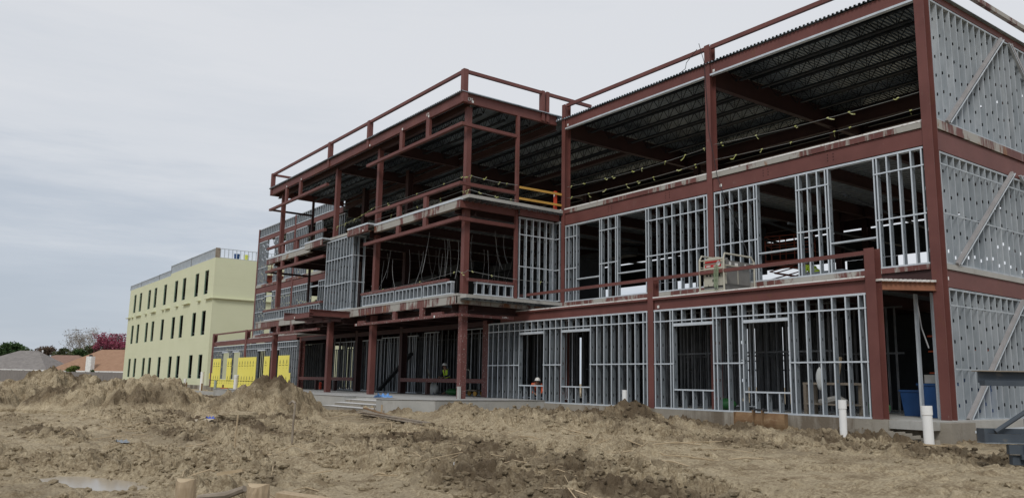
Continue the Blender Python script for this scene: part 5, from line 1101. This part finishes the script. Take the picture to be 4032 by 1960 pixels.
MB().bar(a_+dv*.7+nv*.19+Vector((0, 0, -1.36)), a_+dv*.7+nv*.19+Vector((0, 0, -.98)), .05, .01, (1, 0, 0)).build('blue_strap', BLUER, js)
js2 = empty('joist_stack', 'low second stack of slate steel joists behind the first, by the end wall', 'steel joists', (-8.95, 21.9, 0), .35)
for i, (y, z) in enumerate(((0, -1.1), (.05, -.85), (.02, -.6), (.3, -.98))): MB().box(-.0+.1*i, y, z, 6, y+.22, z+.2).build('stacked_chord', SLATE, js2)
tag(MB().bar((-9.5, 20.9, -.98), (-8.2, 20.7, -.80), .10, .06).build('loose_stud', GALV), 'bright metal stud lying in front of the second joist stack', 'stud')
for i, (x0, y0, x1, y1) in enumerate(((-11.0, 20.6, -9.5, 20.2), (-10.4, 21.2, -9.7, 20.4))): tag(MB().bar((x0, y0, gz(x0, y0)+.05), (x1, y1, gz(x1, y1)+.08), .12, .04).build('plank', WOOD), ('pale plank on the mud before the end wall', 'second pale plank crossing behind the first before the end wall')[i], 'plank')
# lumber on the ground and stakes at the porch
lp = ((-31.2, 15.9, -24.0, 13.3), (-31.0, 15.7, -23.6, 12.9), (-30.6, 15.3, -24.6, 13.0), (-30.2, 15.5, -22.9, 13.2))
for i, (x0, y0, x1, y1) in enumerate(((-28.0, 13.6, -22.6, 13.2), (-27.6, 13.3, -22.3, 12.9), (-28.3, 13.9, -23.0, 12.95), (-27.2, 13.2, -22.0, 13.1))):
    tag(MB().bar((x0, y0, gz(x0, y0)+.10+.05*i), (x1, y1, gz(x1, y1)+.06+.02*i), .14, .035).build('form_board', WOODG if i % 2 else RUST), ('long weathered board', 'rusty brown board', 'second weathered board', 'top board')[i]+' in the pile of form boards below the porch', 'board', 'form boards below the porch')
for i, (x, y, h, m_) in enumerate(((-26.55, 13.7, .42, WOOD), (-28.4, 14.35, .36, WOODG), (-27.35, 14.2, .33, WOODG))): tag(MB().bar((x, y, gz(x, y)-.1), (x+.03, y, gz(x, y)+h), .09 if i == 0 else .05, .03).build('stake', m_), ('pale wooden stake against the porch edge', 'short grey stake right of the porch steps', 'thin grey stake in the middle of the porch edge')[i], 'stake')
for i, (x, y, h, t) in enumerate(((-18.6, 6.0, .85, .01), (-19.3, 7.6, .95, .0))):
    z = gz(x, y); mb = MB().tube([(x, y, z-.1), (x+t, y, z+h*.5), (x+.02, y+.02, z+h)], .018+.008*i, 6)
    if i: mb.tube([(x+.02, y+.02, z+h), (x-.12, y+.0, z+h+.05), (x-.2, y-.05, z+h-.02)], .03, 6)
    tag(mb.build('stick', WOOD if i == 0 else WOODG), ('straight thin stick standing in the mud below the dark crested heap', 'bent topped stick standing in the mud')[i], 'stick')
rr = random.Random(77)
def straws():
    mb = MB()
    for i in range(150):
        x = rr.uniform(-30, -9); y = rr.uniform(3, 14.5); L = rr.uniform(.2, 1.4); a_ = rr.uniform(-.5, .5)+(.1 if rr.random() < .7 else 1.3); x2 = x+L*math.cos(a_); y2 = y+L*math.sin(a_)
        mb.tube([(x, y, gz(x, y)+.03), ((x+x2)/2, (y+y2)/2, gz((x+x2)/2, (y+y2)/2)+.05), (x2, y2, gz(x2, y2)+.03)], rr.uniform(.006, .014), 4)
    return mb
tag(straws().build('dry_stalks', WOOD), 'dry stalks and splinters scattered in the mud', 'stalks', kind='stuff')
def rock(label, x, y, s, m_=ROCK, seed=0, sc=(1, .6, .4), name='concrete_chunk'):
    g_ = np.random.default_rng(seed); n = 12; k = 8; V = []
    for i in range(k):
        ph = math.pi*i/(k-1)
        for j in range(n): th = 6.283*j/n; f = 1+.35*(g_.random()-.5); V.append((math.cos(th)*math.sin(ph)*s*sc[0]*f, math.sin(th)*math.sin(ph)*s*sc[1]*f, math.cos(ph)*s*sc[2]*f))
    mb = MB(); mb.add(V, [(i*n+j, (i+1)*n+j, (i+1)*n+(j+1) % n, i*n+(j+1) % n) for i in range(k-1) for j in range(n)]); o = mb.build(name, m_, None, False, (x, y, gz(x, y)+s*sc[2]*.5)); o.rotation_euler = (0, 0, g_.random()*2); return tag(o, label, 'rock')
rock('large pale slab of clay at the foot of the dark crested heap', -27.4, 8.9, .55, SOIL, 3, (1.2, .5, .3)); rock('pale broken slab at the left foot of the dark crested heap', -28.2, 8.2, .5, ROCK, 2, (1.3, .5, .25))
o = tp.build('plastic_scrap', BLUER, None, True, (-26.6, 7.75, gz(-26.6, 7.75)+.02)); o.scale = (.45, .45, .45); tag(o, 'small bright blue scrap left of the dark crested heap', 'scrap')
o = tp.build('plastic_scrap', GALVD, None, True, (-22.3, 4.4, gz(-22.3, 4.4)+.02)); o.scale = (.9, .5, .35); tag(o, 'grey blue crumpled scrap in the mud at left', 'scrap')
for i, (x, y, l) in enumerate(((-10.9, 3.85, 'white plastic piece lying in the near mud'), (-13.1, 8.3, 'small white peg standing in the mud'))): z = gz(x, y); tag((MB().tube([(x, y, z+.03), (x+.12, y+.05, z+.045), (x+.2, y+.04, z+.03)], .018, 6) if i == 0 else MB().tube([(x, y, z), (x+.01, y, z+.16)], .012, 6)).build('plastic_piece', PVC), l, 'scrap')
# sawn timber posts at the bottom edge
def stump(label, px, py, d, w_, seed, split=False):
    p = fw(px, py, d); r_ = random.Random(seed); n = 22; t = empty('timber_post', label, 'post', (p.x, p.y, p.z)); vs = []
    for k, z in enumerate((-.9, -.5, -.2, -.06, 0)):
        for j in range(n):
            th = 6.283*j/n; sq = 1/max(abs(math.cos(th)), abs(math.sin(th)))**.45; f = w_/2*sq*.92*(1+.05*r_.uniform(-1, 1)+(0 if k == 4 else .02*k)); vs.append((math.cos(th)*f, math.sin(th)*f, z+(.012*math.sin(th*2) if k == 4 else 0)))
    mb = MB(); mb.add(vs, [(i*n+j, i*n+(j+1) % n, (i+1)*n+(j+1) % n, (i+1)*n+j) for i in range(4) for j in range(n)]); mb.build('shaft', CUTW, t)
    MB().add([vs[4*n+j] for j in range(n)]+[(0, 0, .012)], [(j, (j+1) % n, n) for j in range(n)]).build('sawn_top', WOOD, t); return t
stump('left sawn timber post at the bottom edge of the photo', 734, 1888, 7.0, .165, 1); stump('right sawn timber post with splintered side at the bottom edge', 1018, 1908, 7.0, .185, 2)
p = fw(1170, 1948, 7.4); tag(MB().bar(p+Vector((-.12, -.12, -.02)), p+Vector((.25, .2, -.06)), .16, .09).build('timber_block', CUTW), 'flat split timber block right of the two sawn posts', 'timber')
p = fw(900, 1950, 7.3); tag(MB().tube([p+Vector((-.25, -.2, -.03)), p+Vector((-.05, 0, .0)), p+Vector((.12, .1, .07))], [.02, .035, .03], 7).build('split_branch', WOODG), 'split branch lying between the two sawn posts', 'branch')
p = fw(905, 1857, 9.6); tag(MB().bar(p+Vector((-.12, -.1, -.03)), p+Vector((.12, .12, .03)), .06, .035).build('wood_scrap', WOOD), 'short wood scrap above the right sawn post', 'scrap')
